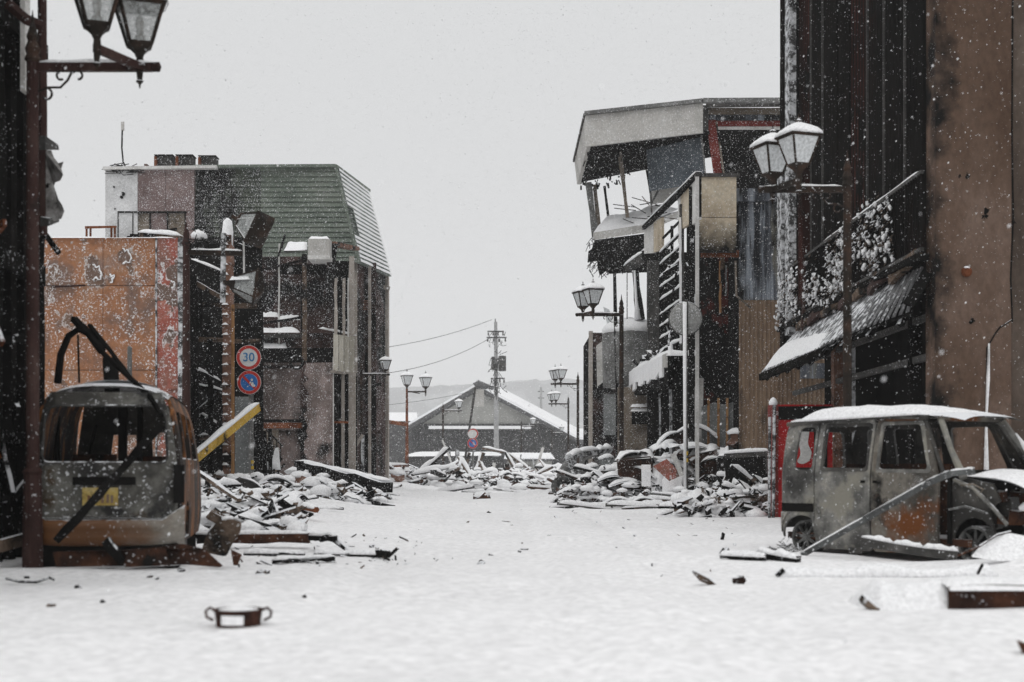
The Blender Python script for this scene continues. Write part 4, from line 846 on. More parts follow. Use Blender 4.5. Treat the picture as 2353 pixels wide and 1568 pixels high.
def annex():
    # burnt annex in front of the mansard building
    d = 44; t = thing('burnt_annex', 'burnt two-storey annex with a scorched pink wall in front of the green-roofed building', 'building', (X(690,d), d, 0))
    rr = random.Random(9)
    MB().pbox(590,590,770,1100,d+2.5,.2,-.3).build('upper_wall', m['redbrown'], t)
    MB().pbox(592,620,690,770,d+1.6,.1).build('upper_wall', m['redbrown'], t)
    MB().pbox(598,832,690,1100,d+1.0,.2,Z(988,d+1)).build('lower_wall', m['pink'], t)
    MB().pbox(640,985,700,1100,d+1.1,.2,-.3).build('lower_wall', m['pink'], t)
    MB().pbox(590,985,640,1100,d+2.2,.1,-.3).build('inner_wall', m['boardb'], t)
    # pink pier with ragged left edge
    out = [(765,833)]+[(705+rr.uniform(-9,7), 835+y) for y in range(0,240,12)]+[(700,1120),(765,1120)]
    MB().plate(out, [], lambda u,v,w: P(u,v,d-.2+w), .35).build('plaster_pier', m['pink'], t)
    MB().pbox(690,833,764,1100,d,.3,-.3).build('pier_core', m['redbrown'], t)
    MB().pbox(764.5,820,766.5,1090,d-.25,.1,-.3).build('corner_bead', m['white'], t)
    # floor beams and slabs
    for x0, y0, x1, y1, dd, mt in ((590,800,770,832,d+.2,'black'),(590,768,690,775,d-.1,'dkgrey'),(640,608,760,628,d+.3,'black'),(525,972,692,984,d-.3,'rustpost'),(590,964,700,970,d-.2,'black'),(600,840,690,846,d+.8,'redbrown')):
        o = MB(); o.pbox(x0,y0,x1,y1,dd,.3); o.build('beam', m[mt], t)
    for x0, x1, y, dd in ((592,690,764,d-.2),(600,640,728,d+.5),(640,690,735,d+.4),(595,660,800,d)):
        s = MB(); snow_on(s, P(x0,y,dd), P(x1,y,dd), P(x1,y,dd+.5), P(x0,y,dd+.5), .14, 14, 4, x0); s.build('snow', m['cap'], t, smooth=True)
    MB().pbox(704,628,764,765,d+1.0,.15).build('upper_wall', m['redbrown'], t)
    MB().pbox(766,600,806,766,d+1.4,.1).build('upper_wall', m['black'], t)
    # columns
    for px, y0, y1, w_, dd, mt in ((700,585,830,.16,d-.1,'wood'),(593,560,1100,.14,d,'char'),(641,560,800,.05,d+.2,'white'),(772,640,770,.10,d-.2,'paletan'),(783,640,770,.05,d,'char'),(790,640,770,.09,d-.1,'paletan'),(800,640,775,.05,d,'white'),(808,590,770,.18,d+.3,'paletan'),(777,600,770,.06,d+.4,'black')):
        MB().beam((X(px,dd),dd,-.2 if y1 > 1000 else Z(y1,dd)),(X(px,dd),dd,Z(y0,dd)),w_,w_,8,.01,rr).build('post', m[mt], t)
    MB().beam(P(766,560,d), P(752,690,d), .3, .05, 4, .03, rr).build('hanging_sheet', m['redbrown'], t)
    MB().beam(P(760,560,d), P(816,572,d+3), .3, .12).build('eave_beam', m['brick'], t)
    for a, b in (((655,540),(640,590)),((602,620),(690,600)),((600,745),(690,730))):
        MB().beam(P(*a,d), P(*b,d), .06, .08, 4, .01, rr).build('fallen_beam', m['char'], t)
    # balcony spandrel of cream boards
    for i in range(4):
        x0 = 766+i*12.3; MB().hexa([P(x0+a*11.5,y+(x0+a*11.5-766)*.12,dd+(x0-766)*.03) for y in (852,768) for a, dd in ((0,d-.3),(1,d-.3),(1,d-.2),(0,d-.2))]).build('balcony_board', m['creamboard'], t)
    MB().beam(P(764,854,d-.35), P(816,862,d+1.3), .15, .08).build('balcony_sill', m['paletan'], t)
    s = MB(); snow_beam(s, P(735,757,d-.4), P(816,773,d+1.2), .12, .06, .03, 12, 3); s.build('snow', m['cap'], t, smooth=True)
    # shopfront below the balcony
    for px, w_, mt in ((772,.35,'black'),(786,.2,'paletan'),(797,.12,'black'),(806,.3,'paletan')):
        MB().beam((X(px,d+.5),d+.5,-.2),(X(px,d+.5),d+.5,Z(858,d)),w_,.15).build('shopfront_post', m[mt], t)
    MB().pbox(766,858,820,1100,d+1.2,.1,-.3).build('shopfront_void', m['black'], t)
    MB().pbox(766,968,800,973,d-.1,.1).build('rail', m['rustpost'], t)
    # stair rail
    for k in range(4): MB().beam(P(618+k*9,995+k*9,d+.6),P(618+k*9,1035+k*9,d+.6),.03).build('stair_baluster', m['black'], t)
    MB().beam(P(612,988,d+.6),P(650,1026,d+.6),.05).build('stair_rail', m['black'], t); MB().beam(P(600,1015,d+.6),P(645,1060,d+.6),.06,.2).build('stair_string', m['black'], t)
    # wheel-like coil and white boxes at the eave
    o = MB(); c = P(682,833,d-.5); o.tube([c+Vector((.19*math.cos(a*.5),-.05,.19*math.sin(a*.5))) for a in range(14)], .05, 6); o.build('wire_coil', m['char']) ; tag(o_last(), 'coil of black wire hung on the scorched pink wall', 'wire coil')
    o = MB().pbox(708,549,757,590,d-.6,.9).build('white_box', m['greypanel']); tag(o, 'square pale metal box overhanging the annex eave', 'box')
    MB().pbox(707,587,758,596,d-.65,1.0).build('base_lip', m['white'], o)
    s = MB(); snow_on(s, P(709,549,d-.55),P(757,549,d-.55),P(757,549,d+.25),P(709,549,d+.25),.07,8,5,2); s.build('snow', m['cap'], o, smooth=True)
    o = MB(); o.hexa([P(652,580,d-.5),P(706,578,d-.5),P(706,572,d+.6),P(662,572,d+.6),P(652,576,d-.5),P(706,574,d-.5),P(706,560,d+.6),P(662,560,d+.6)]); o = o.build('roof_sheet', m['dkgrey']); tag(o, 'snow-covered sheet roof lying beside the pale metal box', 'roof sheet')
    s = MB(); snow_on(s, P(653,576,d-.52),P(706,575,d-.52),P(706,556,d+.5),P(662,556,d+.5),.08,10,6,5); s.build('snow', m['cap'], o, smooth=True)
def o_last(): return bpy.data.objects[-1] if False else _last[0]
_last = [None]
_ob = MB.build
def _build(s, *a, **k):
    o = _ob(s, *a, **k); _last[0] = o; return o
MB.build = _build
annex()

# ================================================================== FAR END OF THE STREET
def gable_house():
    d = 152; t = thing('gable_house', 'broad gable-roofed house with grey plaster gable and dark timber wall at the street end', 'house', (X(1120,d), d, 0))
    pk = (1096,886); lf = (938,978); rt = (1330,1010)
    MB().plate([(946,1100),(946,980),(1096,892),(1330,1003),(1330,1100)], [], lambda u,v,w: P(u,v,d+w), .3).build('timber_wall', m['gabledark'], t)
    MB().plate([(968,975),(1096,899),(1262,975)], [], lambda u,v,w: P(u,v,d-.12+w), .1).build('gable_plaster', m['gable'], t)
    MB().pbox(985,979,1220,986,d-.6,.5).build('pent_band', m['cap'], t); MB().pbox(960,974,1275,978,d-.4,.35).build('tie_beam', m['gabledark'], t)
    for x0 in range(960,1300,24): MB().pbox(x0,992,x0+3,1095,d-.15,.1).build('wall_batten', m['gabledark'], t)
    for (a, b, nm) in ((lf,pk,'l'),(pk,rt,'r')):
        A = P(*a,d-1.0); B = P(*b,d-1.0); dep = Vector((2.2,6,0))
        A2, B2 = A+dep, B+dep; th = Vector((0,0,.45))
        MB().hexa([A-th,B-th,B2-th,A2-th,A,B,B2,A2]).build('roof_slope', m['tile'], t)
        s = MB(); s.hexa([A+Vector((0,.5,.02)),B+Vector((0,.5,.02)),B2,A2,A+Vector((0,.5,.3)),B+Vector((0,.5,.3)),B2+Vector((0,0,.3)),A2+Vector((0,0,.3))]); s.build('snow', m['cap'], t)
    MB().tube([P(1090,884,d-1.3),P(1096,880,d-1.2),P(1125,893,d),P(1140,893,d+6)],[.25,.35,.35,.3],8).build('ridge_ornament', m['tile'], t)
    # right wing roof seen beyond, snow covered
    A = P(1100,893,d+2); B = P(1310,985,d-.5); C = B+Vector((1.2,12,0)); D = A+Vector((1.2,14,0))
    # tile-capped boundary wall
    w_ = thing('boundary_wall', 'pale plaster boundary wall with a snowy tile coping before the gable house', 'wall', (X(1210,122),122,0))
    MB().pbox(1165,1060,1268,1080,122,.3,-.3).build('plaster', m['gable'], w_)
    MB().pbox(1162,1078,1270,1100,121.9,.4,-.3).build('plinth', m['gabledark'], w_)
    for i in range(14): MB().tube([P(1160+i*8.2,1058,121.3),P(1163+i*7.8,1043,122.6)],.13,6).build('coping_tile', m['tile'], w_)
    s = MB(); snow_on(s, P(1158,1055,121.4),P(1276,1055,121.4),P(1266,1041,122.6),P(1166,1041,122.6),.15,12,4,1); s.build('snow', m['cap'], w_, smooth=True)
    w_ = thing('low_wall', 'low snow-topped wall beneath the dark timber cladding of the gable house', 'wall', (X(1040,125),125,0))
    MB().pbox(940,1050,1150,1100,125,.3,-.3).build('wall', m['gabledark'], w_)
    s = MB(); snow_on(s, P(938,1049,124.7),P(1152,1047,124.7),P(1152,1043,126),P(938,1043,126),.25,16,4,1); s.build('snow', m['cap'], w_, smooth=True)
    # far snowy roofs
    for i, (x0, x1, y0, y1, dd, lab) in enumerate(((880,960,948,968,190,'hazy snow-covered roof behind the rust-red lamp post'),(1300,1350,985,1005,170,'hazy snow-covered roof beyond the right gable slope'))):
        h = thing('far_house', lab, 'house', (X((x0+x1)/2,dd),dd,0))
        MB().pbox(x0+4,y1,x1-4,1100,dd+.5,4,-.3).build('wall', m['gabledark'], h)
        MB().hexa([P(x0,y1,dd),P(x1,y1,dd),P(x1,y1,dd+5),P(x0,y1,dd+5),P(x0+2,y0,dd+2),P(x1-2,y0,dd+2),P(x1-2,y0,dd+4),P(x0+2,y0,dd+4)]).build('roof', m['cap'], h)
gable_house()
def power_pole():
    d = 132; t = thing('utility_pole', 'concrete utility pole with crossarms, insulators and a transformer before the gable house', 'utility pole', (X(1139,d), d, 0))
    MB().tube([(X(1141,d),d,-.3),P(1139,740,d)],[.26,.15],12).build('pole', m['concrete'], t)
    MB().tube([P(1139,760,d),P(1138,733,d)],.05,6).build('top_spike', m['dkgrey'], t)
    for y, x0, x1 in ((762,1120,1158),(776,1118,1164),(838,1128,1160),(870,1128,1160)):
        MB().beam(P(x0,y,d-.2),P(x1,y,d-.2),.10,.12).build('crossarm', m['dkgrey'], t)
        for k in range(4):
            px = x0+(x1-x0)*(k+.2)/3.4; MB().lathe([(.03,-.35),(.09,-.28),(.05,-.15),(.09,-.08),(.03,0)],8,P(px,y+1,d-.25)).build('insulator', m['dkgrey'], t)
    tr = MB(); tr.lathe([(.02,-.02),(.33,0),(.36,.1),(.36,1.3),(.33,1.4),(.02,1.45)],14,P(1154,853,d-.3)); tr.build('transformer', m['dkgrey'], t)
    MB().pbox(1129,820,1135,850,d-.3,.3).build('switch_box', m['dkgrey'], t)
    rr = random.Random(6); c = MB()
    for i in range(40):
        a = P(rr.gauss(1141,7), rr.uniform(755,900), d-.25); b = a+Vector((rr.uniform(-.7,.7),0,rr.uniform(-1.4,.2))); c.tube([a, (a+b)/2+Vector((rr.uniform(-.4,.4),0,-.3)), b], .025, 4)
    c.build('loose_cables', m['wire'], t)
    for i, (y0, ex, ey, ed, sag) in enumerate(((775,700,862,90,1.2),(735,600,812,100,1.0),(888,640,940,96,.6))):
        A = P(1130,y0,d-.2); B = P(ex,ey,ed); pts = []
        for k in range(17):
            q = k/16; p = A.lerp(B,q); p.z -= sag*4*q*(1-q); pts.append(p)
        o = MB().tube(pts, .022 if i < 2 else .016, 5).build('power_cable', m['wire']); tag(o, ('dark cable sagging from the upper crossarm of the utility pole toward the green roof','faint cable running from the very top spike of the utility pole','low cable leaving the utility pole just above the gable ridge')[i], 'cable', 'cables from the utility pole')
    t2 = thing('utility_pole', 'faint thin utility pole with short rungs standing beyond the gable roof', 'utility pole', (X(1352,260),260,0))
    MB().tube([(X(1243,260),260,-.3),P(1243,890,260)],[.3,.2],8).build('pole', m['concrete'], t2)
    for y in (900,915): MB().beam(P(1236,y,260),P(1250,y,260),.15).build('crossarm', m['dkgrey'], t2)
power_pole()

# ================================================================== RIGHT SIDE, NEAR BUILDING
def corrugated(x0, x1, z0, z1, y, pitch=.075, depth=.02, slant=None):
    n = max(2, int((x1-x0)/pitch*4)); mb = MB()
    def f(u, v):
        x = x0+(x1-x0)*u; k = (x/pitch) % 1
        o = depth*(1 if k < .4 else 0 if k < .5 else -1 if k < .9 else 0)
        return Vector((x, y+o, z0+(z1-z0)*v))
    return mb.grid(f, n, 1)
def near_right():
    t = thing('burnt_shop_building', 'tall building with a brown concrete end wall and blackened steel-clad street front', 'building', (8, 20.8, 0))
    d = 20.8; rr = random.Random(14)
    for x0, x1, mt, dd in ((2150,2324,'brownwall',0),(2326,2700,'brownwall2',.03)):
        MB().box((X(x0,d), d+dd, -.3), (X(x1,d), d+.5, 10.5)).build('wall_panel', m[mt], t)
    MB().box((X(2150,d)+.02, d+.51, 3.75), (14, 33, 10.4)).build('wall_core', m['blackclean'], t)
    MB().box((7.3, d+.51, -.3), (14, 32.2, 3.74)).build('ground_floor_core', m['blackclean'], t)
    # street front: vertical steel sheets on plane x = xw receding from y 21.3 to 32.3
    xw = X(2150,d)-.02
    y = 21.3; i = 0
    while y < 32.2:
        wd = [1.0,1.25,1.1,1.3][i % 4]; y2 = min(y+wd, 32.3)
        red = 24.2 < y < 25.8 or 28.4 < y < 29.6
        for zb, zt_ in ((3.9, 14.5),):
            mb = MB(); n = 12
            mb.grid(lambda u, v: Vector((xw+.015*(1 if (u*n) % 2 < 1 else -1), y+.02+(y2-y-.04)*u, zb+(zt_-zb)*v)), n, 1); mb.build('steel_sheet', m['corrred' if red else 'corrblack'], t)
        MB().box((xw-.035, y-.02, 3.9), (xw+.02, y+.015, 14.5)).build('seam_strip', m['corrblack' if rr.random() < .6 else 'dkgrey'], t)
        y = y2; i += 1
    MB().box((xw, 21.3, 3.6), (xw+.3, 32.3, 14.6)).build('sheathing', m['blackclean'], t)
    MB().box((xw-.05, 32.1, 3.6), (xw+.25, 32.5, 14.6)).build('corner_post', m['corrblack'], t)
    # snow-crusted columns and red column on the street front
    for px, dd, w_, mt, z0 in ((1852,31.0,.40,'frosted',3.9),(1822,31.9,.30,'frosted',4.6),(1886,29.6,.42,'corrred',4.2)):
        x = X(px, dd); MB().box((xw-.18, dd-.25, z0), (xw-.03, dd+.25, 7.9 if mt == 'corrred' else (12 if px == 1852 else 8.0))).build('pilaster', m[mt], t)
    # ground-floor void
    MB().box((xw+.9, 21.4, -.3), (xw+1.0, 32.2, 3.7)).build('shop_interior', m['blackclean'], t)
    for yy, w_, mt in ((22.2,.15,'black'),(26.5,.2,'frosted'),(27.5,.25,'brick')):
        MB().box((xw+.02,yy-w_/2,-.3),(xw+.2,yy+w_/2,3.6)).build('shop_post', m[mt], t)
    for z in (2.6,3.2): MB().box((xw+.05,21.4,z),(xw+.12,31.6,z+.1)).build('shop_rail', m['dkgrey'], t)
    # balcony railing of thin bars
    xr = xw-.12; zt = Z(388,d); zb = Z(575,d)
    for z in (zt, zb+.05): MB().beam((xr,21.0,z),(xr,32.0,z),.05,.05).build('railing_rail', m['dkgrey'], t)
    s = MB(); snow_beam(s, (xr,21.1,zt),(xr,27.5,zt),.05,.035,.025,30,3); s.build('snow', m['cap'], t, smooth=True)
    k = 21.05
    while k < 32:
        MB().box((xr-.012,k-.012,zb),(xr+.012,k+.012,zt)).build('railing_bar', m['corrblack'], t); k += .135
    MB().box((xw-.22,21.0,zb-.12),(xw-.02,32.0,zb-.02)).build('balcony_slab', m['black'], t)
    # pent awning with tiles: eave x runs from xe0 (far) and draws back to the wall at the near end
    ye0, ye1 = 30.6, 21.0
    def eave(q): return Vector((5.36+.55*max(0,(q-.62)/.38)**1.4, ye0+(ye1-ye0)*q, 3.02+.28*max(0,(q-.55)/.45)))
    def head(q): return Vector((xw-.03, ye0+.2+(ye1-ye0)*q, 3.92+.05*q))
    aw = MB(); aw.grid(lambda u, v: eave(u).lerp(head(u), v)+Vector((0,0,-.06)), 20, 1); aw.build('awning_deck', m['black'], t)
    b = MB(); b.beam(eave(0)+Vector((0,0,-.08)), eave(.62)+Vector((0,0,-.08)), .10, .14); b.build('awning_fascia', m['black'], t)
    for i in range(9):
        q = .03+i*.115; MB().beam(eave(q)+Vector((.05,0,-.14)), head(q)+Vector((0,0,-.25)), .07,.09).build('rafter', m['char'], t)
    nt_ = 44
    for i in range(nt_):
        q0 = i/nt_; 
        a = eave(q0+.3/nt_); h = head(q0+.3/nt_)
        rings = []
        for j in range(2):
            p = a.lerp(h, j); wv = (ye0-ye1)/nt_*.5
            rings.append([p+Vector((0, wv*math.cos(g), .045*math.sin(g)+.0)) for g in [math.pi*k2/5 for k2 in range(6)]])
        MB().rings(rings).build('roof_tile', m['tile'], t)
    s = MB()
    def sn(u, v):
        q = .0+u*.58; p = eave(q).lerp(head(q), .03+v*.72*(1-.5*u)); e = min(1,u*9)*min(1,(1-u)*4)*min(1,v*6+.2)*min(1,(1-v)*3)
        return p+Vector((0,0,.03+.10*e*(1+.8*float(fbm(u*12,v*4,3)))))
    s.grid(sn, 44, 8); s.build('snow', m['cap'], t, smooth=True)
    for i, (q, c) in enumerate(((.1,0),(.22,1),(.36,0),(.5,1),(.62,0),(.72,1),(.85,0))):
        a = eave(q).lerp(head(q), .85); b2 = eave(min(1,q+.14)).lerp(head(min(1,q+.14)), .95)
        o = MB().beam(a+Vector((-.05,0,.12)), b2+Vector((-.05,0,.25)), .10,.16,4,.02,rr).build('fallen_board', m['brownpost' if c else 'wood'], t)
    o = MB().beam(eave(.16).lerp(head(.16),.75)+Vector((0,0,.1)), eave(.16).lerp(head(.16),.9)+Vector((-.05,0,.75)),.05); o.build('bent_bracket', m['brownpost'], t)
    MB().beam(eave(.98)+Vector((0,-.1,.1)), head(1.0)+Vector((0,-.15,-.1)), .12,.16).build('verge_board', m['black'], t)
    # dead ivy caked with snow on the railing
    for y0, y1, z0, z1, n in ((22.3,24.1,zb+.1,zt-.12,230),(24.5,27.0,zb+.05,zt-.15,330),(27.6,29.0,zb+.1,zt-.4,110),(29.8,31.7,zb+.05,zt-.25,210)):
        iv = MB(); sv = MB(); cl = [(rr.uniform(y0,y1), rr.uniform(z0,z1)) for _ in range(26)]
        for i in range(n*2):
            cy, cz = rr.choice(cl); yy = cy+rr.gauss(0,.09); zz = cz+rr.gauss(0,.15); q = rr.uniform(.03,.075); c = Vector((xr-rr.uniform(.02,.17), yy, zz))
            dr = Vector((-rr.uniform(.2,.9), rr.uniform(-.6,.6), -rr.uniform(.3,1))).normalized(); sd = dr.cross(Vector((rr.uniform(-.3,.3),rr.uniform(-.3,.3),1))).normalized()
            iv.add([c, c+dr*q*.5+sd*q*.4, c+dr*q*1.2, c+dr*q*.5-sd*q*.4], [(0,1,2,3)])
            if rr.random() < .16:
                r = rr.uniform(.012,.03); sv.lathe([(r*.4,-r*2.2),(r*1.1,-r*.6),(r*.9,r*.4),(r*.3,r*.9)],5,c+Vector((-.03,0,.02)))
        o = iv.jitter(.012,3).build('ivy_clump', m['ivy'], t, kind='stuff'); q = sv.jitter(.016,4).build('snow', m['cap'], o, smooth=True)
    # holes, knob, downpipe on the brown wall
    for cx, cy, r in ((2262,495,13),(2222,405,7),(2232,737,8),(2205,405,4),(2330,510,6)):
        ph = rr.random()*9; out = [(cx+r*(.6+1.6*float(fbm(a*.8+ph,ph,3)))*math.cos(a*.2618), cy+r*(.8+1.6*float(fbm(a*.8+ph,ph,3)))*math.sin(a*.2618)) for a in range(24)]
        MB().plate(out, [], lambda u,v,w: P(u,v,d-.006+w), .01).build('wall_scar', m['black'], t)
    MB().lathe([(.001,0),(.075,.0),(.08,.03),(.05,.06),(.03,.05),(.001,.05)],14,P(2220,625,d-.005),Matrix.Rotation(R(90),3,'X')).build('round_vent', m['rustpost'], t)
    for pts in (((2327,0),(2325,300),(2328,500),(2322,640),(2326,740)),((2300,750),(2288,765),(2268,800),(2266,1080)),((2326,735),(2300,752))):
        MB().tube([P(a,b,d-.002) for a,b in pts],.012,5).build('wall_crack', m['black'], t)
    s = MB(); s.tube([P(2272,790,d-.06),P(2270,870,d-.06),P(2267,960,d-.06),P(2266,1095,d-.06)],[.012,.03,.018,.034],7); s.jitter(.012,2).build('snow_streak', m['cap'], t, smooth=True)
    # small pipe stub, snow on verge
near_right()
def vending():
    d = 27.5; x0, x1 = X(1782,d), X(1905,d)
    t = thing('vending_machine', 'tall red vending machine with a white splash motif standing behind the ash-grey van', 'vending machine', ((x0+x1)/2, d, 0))
    MB().box((x0, d, -.1),(x1+.25, d+.7, Z(930,d))).build('cabinet', m['red'], t)
    MB().box((x0-.02, d-.03, -.1),(x0+.05, d+.72, Z(928,d))).build('side_edge', m['redpanel'], t)
    MB().box((x0+.05,d-.02,Z(965,d)),(x1+.22,d-.001,Z(934,d))).build('sooty_top_panel', m['black'], t)
    out = [(1830,1000),(1850,985),(1862,990),(1858,1020),(1868,1040),(1862,1060),(1845,1068),(1832,1062),(1842,1045),(1838,1020),(1826,1012)]
    MB().plate(rpoly(out,6,3), [], lambda u,v,w: P(u-2,v,d-.02+w), .015).build('white_motif', m['white'], t)
    MB().box((X(1870,d),d-.03,.4),(X(1900,d),d-.002,1.75)).build('display_recess', m['blackclean'], t)
    o = MB(); o.tube([(x0-.08,d-.2,-.1),(x0-.06,d-.2,Z(930,d))],.035,8); o.tube([(x0-.16,d-.2,-.1),(x0-.15,d-.2,Z(960,d))],.03,8); o.jitter(.006,3); o = o.build('pipe_rack', m['frosted']); tag(o, 'pair of frosted upright pipes beside the red vending machine', 'pipe')
    s = MB(); s.lathe([(.08,0),(.09,.05),(.05,.12),(.004,.15)],8,(x0-.08,d-.2,Z(932,d))); s.build('snow_cap', m['cap'], o, smooth=True)
vending()

# ================================================================== RIGHT SIDE, MIDDLE BUILDINGS
def tan_building():
    d = 37.5; t = thing('corrugated_building', 'burnt building with scorched tan and blue-grey corrugated wall behind the red vending machine', 'building', (X(1800,d), d, 0))
    rr = random.Random(17)
    xs = [1698, 1745, 1800, 1855, 1930]
    zs = [(-.3, Z(690,d),'tan'), (Z(689,d), Z(440,d),'bluegrey')]
    for a, b in zip(xs, xs[1:]):
        for z0, z1, mt in zs:
            corrugated(X(a,d), X(b,d)-.004, z0, z1, d+rr.uniform(0,.02)+(.03 if mt == 'bluegrey' else 0), .11, .016).build('corrugated_sheet', m[mt], t)
    MB().box((X(1700,d),d+.08,-.3),(X(1950,d),d+6,Z(432,d))).build('wall_core', m['black'], t)
    MB().pbox(1690,433,1810,462,d-.1,.3).build('parapet', m['bluegrey'], t)
    for x0, y0, x1, y1 in ((1700,735,1745,790),(1752,540,1780,585),(1708,700,1725,735)):
        pass
    MB().tube([P(1690,600,d-.1),P(1692,680,d-.1),P(1725,708,d-.15)],.03,6).build('bent_conduit', m['boardb'], t)
    MB().pbox(1840,835,1905,870,d-.3,.1).build('hanging_corrugated_strip', m['bluegrey'], t)
    # cream sign boards facing us
    ds = 37.0
    MB().pbox(1606,405,1692,499,ds,.12).build('sign_board', m['cream'], t); MB().pbox(1606,500.5,1692,580,ds+.006,.12).build('sign_board', m['cream'], t)
    MB().pbox(1598,398,1700,406,ds-.05,.25).build('sign_frame', m['dkgrey'], t)
    # burnt wall below with red patches
    MB().pbox(1607,580,1700,1100,39.5,.2,-.3).build('burnt_wall', m['blackred'], t)
    MB().pbox(1612,575,1698,590,37.2,.15).build('scorched_beam', m['rustpost'], t)
    for px, y0, y1, w_, mt in ((1660,590,650,.12,'wood'),(1655,600,720,.06,'stud'),(1698,590,1100,.12,'char'),(1668,610,680,.05,'grey')):
        MB().beam((X(px,38.2),38.2,Z(y1,38.2) if y1 < 1000 else -.2),(X(px,38.2),38.2,Z(y0,38.2)),w_,w_,6,.01,rr).build('charred_post', m[mt], t)
    for cx, cy, r in ():
        out = [(cx+r*(.5+.7*rr.random())*math.cos(a*.6), cy+r*(.8+.9*rr.random())*math.sin(a*.6)) for a in range(10)]
        MB().plate(out, [], lambda u,v,w: P(u,v,39.47+w), .02).build('red_plaster_patch', m['redpanel'], t)
    # grey wall board with studs
    out = [(1612,935),(1640,925),(1665,930),(1692,922),(1692,1100),(1612,1100)]
    MB().plate(out, [], lambda u,v,w: P(u,v,38.6+w), .05).build('wall_board', m['board'], t)
    for px in (1627,1650,1670): MB().beam((X(px,38.5),38.5,0),(X(px+1,38.5),38.5,Z(915,38.5)),.06).build('stud', m['stud'], t)
    # ladder-like street face: posts and snow-laden rails receding to the left
    Q = lambda px, py, dd: P(px, py, dd)
    MB().beam((X(1602,37),37,-.2),Q(1602,405,37),.09).build('frame_post', m['white'], t)
    MB().beam((X(1568,39.5),39.5,Z(830,39.5)),Q(1566,470,39.5),.12).build('frame_post', m['dkgrey'], t)
    s = MB(); s.beam((X(1564,39.4),39.4,Z(790,39.5)),Q(1563,500,39.4),.07,.05,20,.008,rr); s.build('snow', m['cap'], t)
    MB().beam((X(1520,43),43,Z(830,43)),Q(1519,540,43),.12).build('frame_post', m['char'], t)
    MB().beam((X(1508,45),45,-.2),Q(1506,600,45),.55,.3,6,.02,rr).build('frame_post', m['dkgrey'], t)
    MB().beam((X(1590,38),38,-.2),Q(1588,430,38),.14,.14,8,.012,rr).build('frame_post', m['char'], t)
    MB().beam((X(1545,41.5),41.5,Z(800,41.5)),Q(1544,520,41.5),.08).build('frame_post', m['char'], t)
    for i in range(10):
        zA = Q(1566,505+i*31,39.5); k = (1519-CX)/(1566-CX); dd = 42.9
        zB = Vector((X(1519,dd), dd, zA.z+rr.uniform(-.05,.05)))
        o = MB().beam(zA, zB, .06, .05).build('frame_rail', m['char'], t)
        if i not in (0,):
            s = MB(); snow_beam(s, zA, zB, .12, .085, .02, 14, i*1.7); s.build('snow', m['cap'], t, smooth=True)
    # sloping sign fascia strips (cream with snow)
    for (x0,yt0,yb0),(x1,yt1,yb1),mt in (((1605,402,505),(1585,422,522),'white'),((1584,424,515),(1564,445,528),'cream'),((1563,446,560),(1558,452,560),'white'),((1520,500,575),(1502,512,580),'cream'),((1501,514,582),(1480,528,583),'white')):
        d0 = 37+ (1605-x0)*.065; d1 = 37+(1605-x1)*.065
        MB().hexa([P(x0,yb0,d0),P(x1,yb1,d1),P(x1,yb1,d1)+Vector((.08,0,0)),P(x0,yb0,d0)+Vector((.08,0,0)),P(x0,yt0,d0),P(x1,yt1,d1),P(x1,yt1,d1)+Vector((.08,0,0)),P(x0,yt0,d0)+Vector((.08,0,0))]).build('fascia_strip', m[mt], t)
    a, b = P(1606,400,37), P(1480,524,45); MB().beam(a, b, .14, .12).build('raking_rail', m['char'], t)
    s = MB(); snow_beam(s, a, b, .17, .08, .06, 26, 3); s.build('snow', m['cap'], t, smooth=True)
    for i in range(12):
        a = P(rr.uniform(1520,1600), rr.uniform(560,800), rr.uniform(39,43)); MB().beam(a, a+Vector((rr.uniform(-.5,.5),rr.uniform(-.6,.6),rr.uniform(-1.2,.8))),.05,.06,3,.01,rr).build('charred_batten', m['char'], t)
    MB().box((X(1607,41),41,-.3),(X(1700,41),44,Z(440,41))).build('dark_interior', m['blackclean'], t)
tan_building()
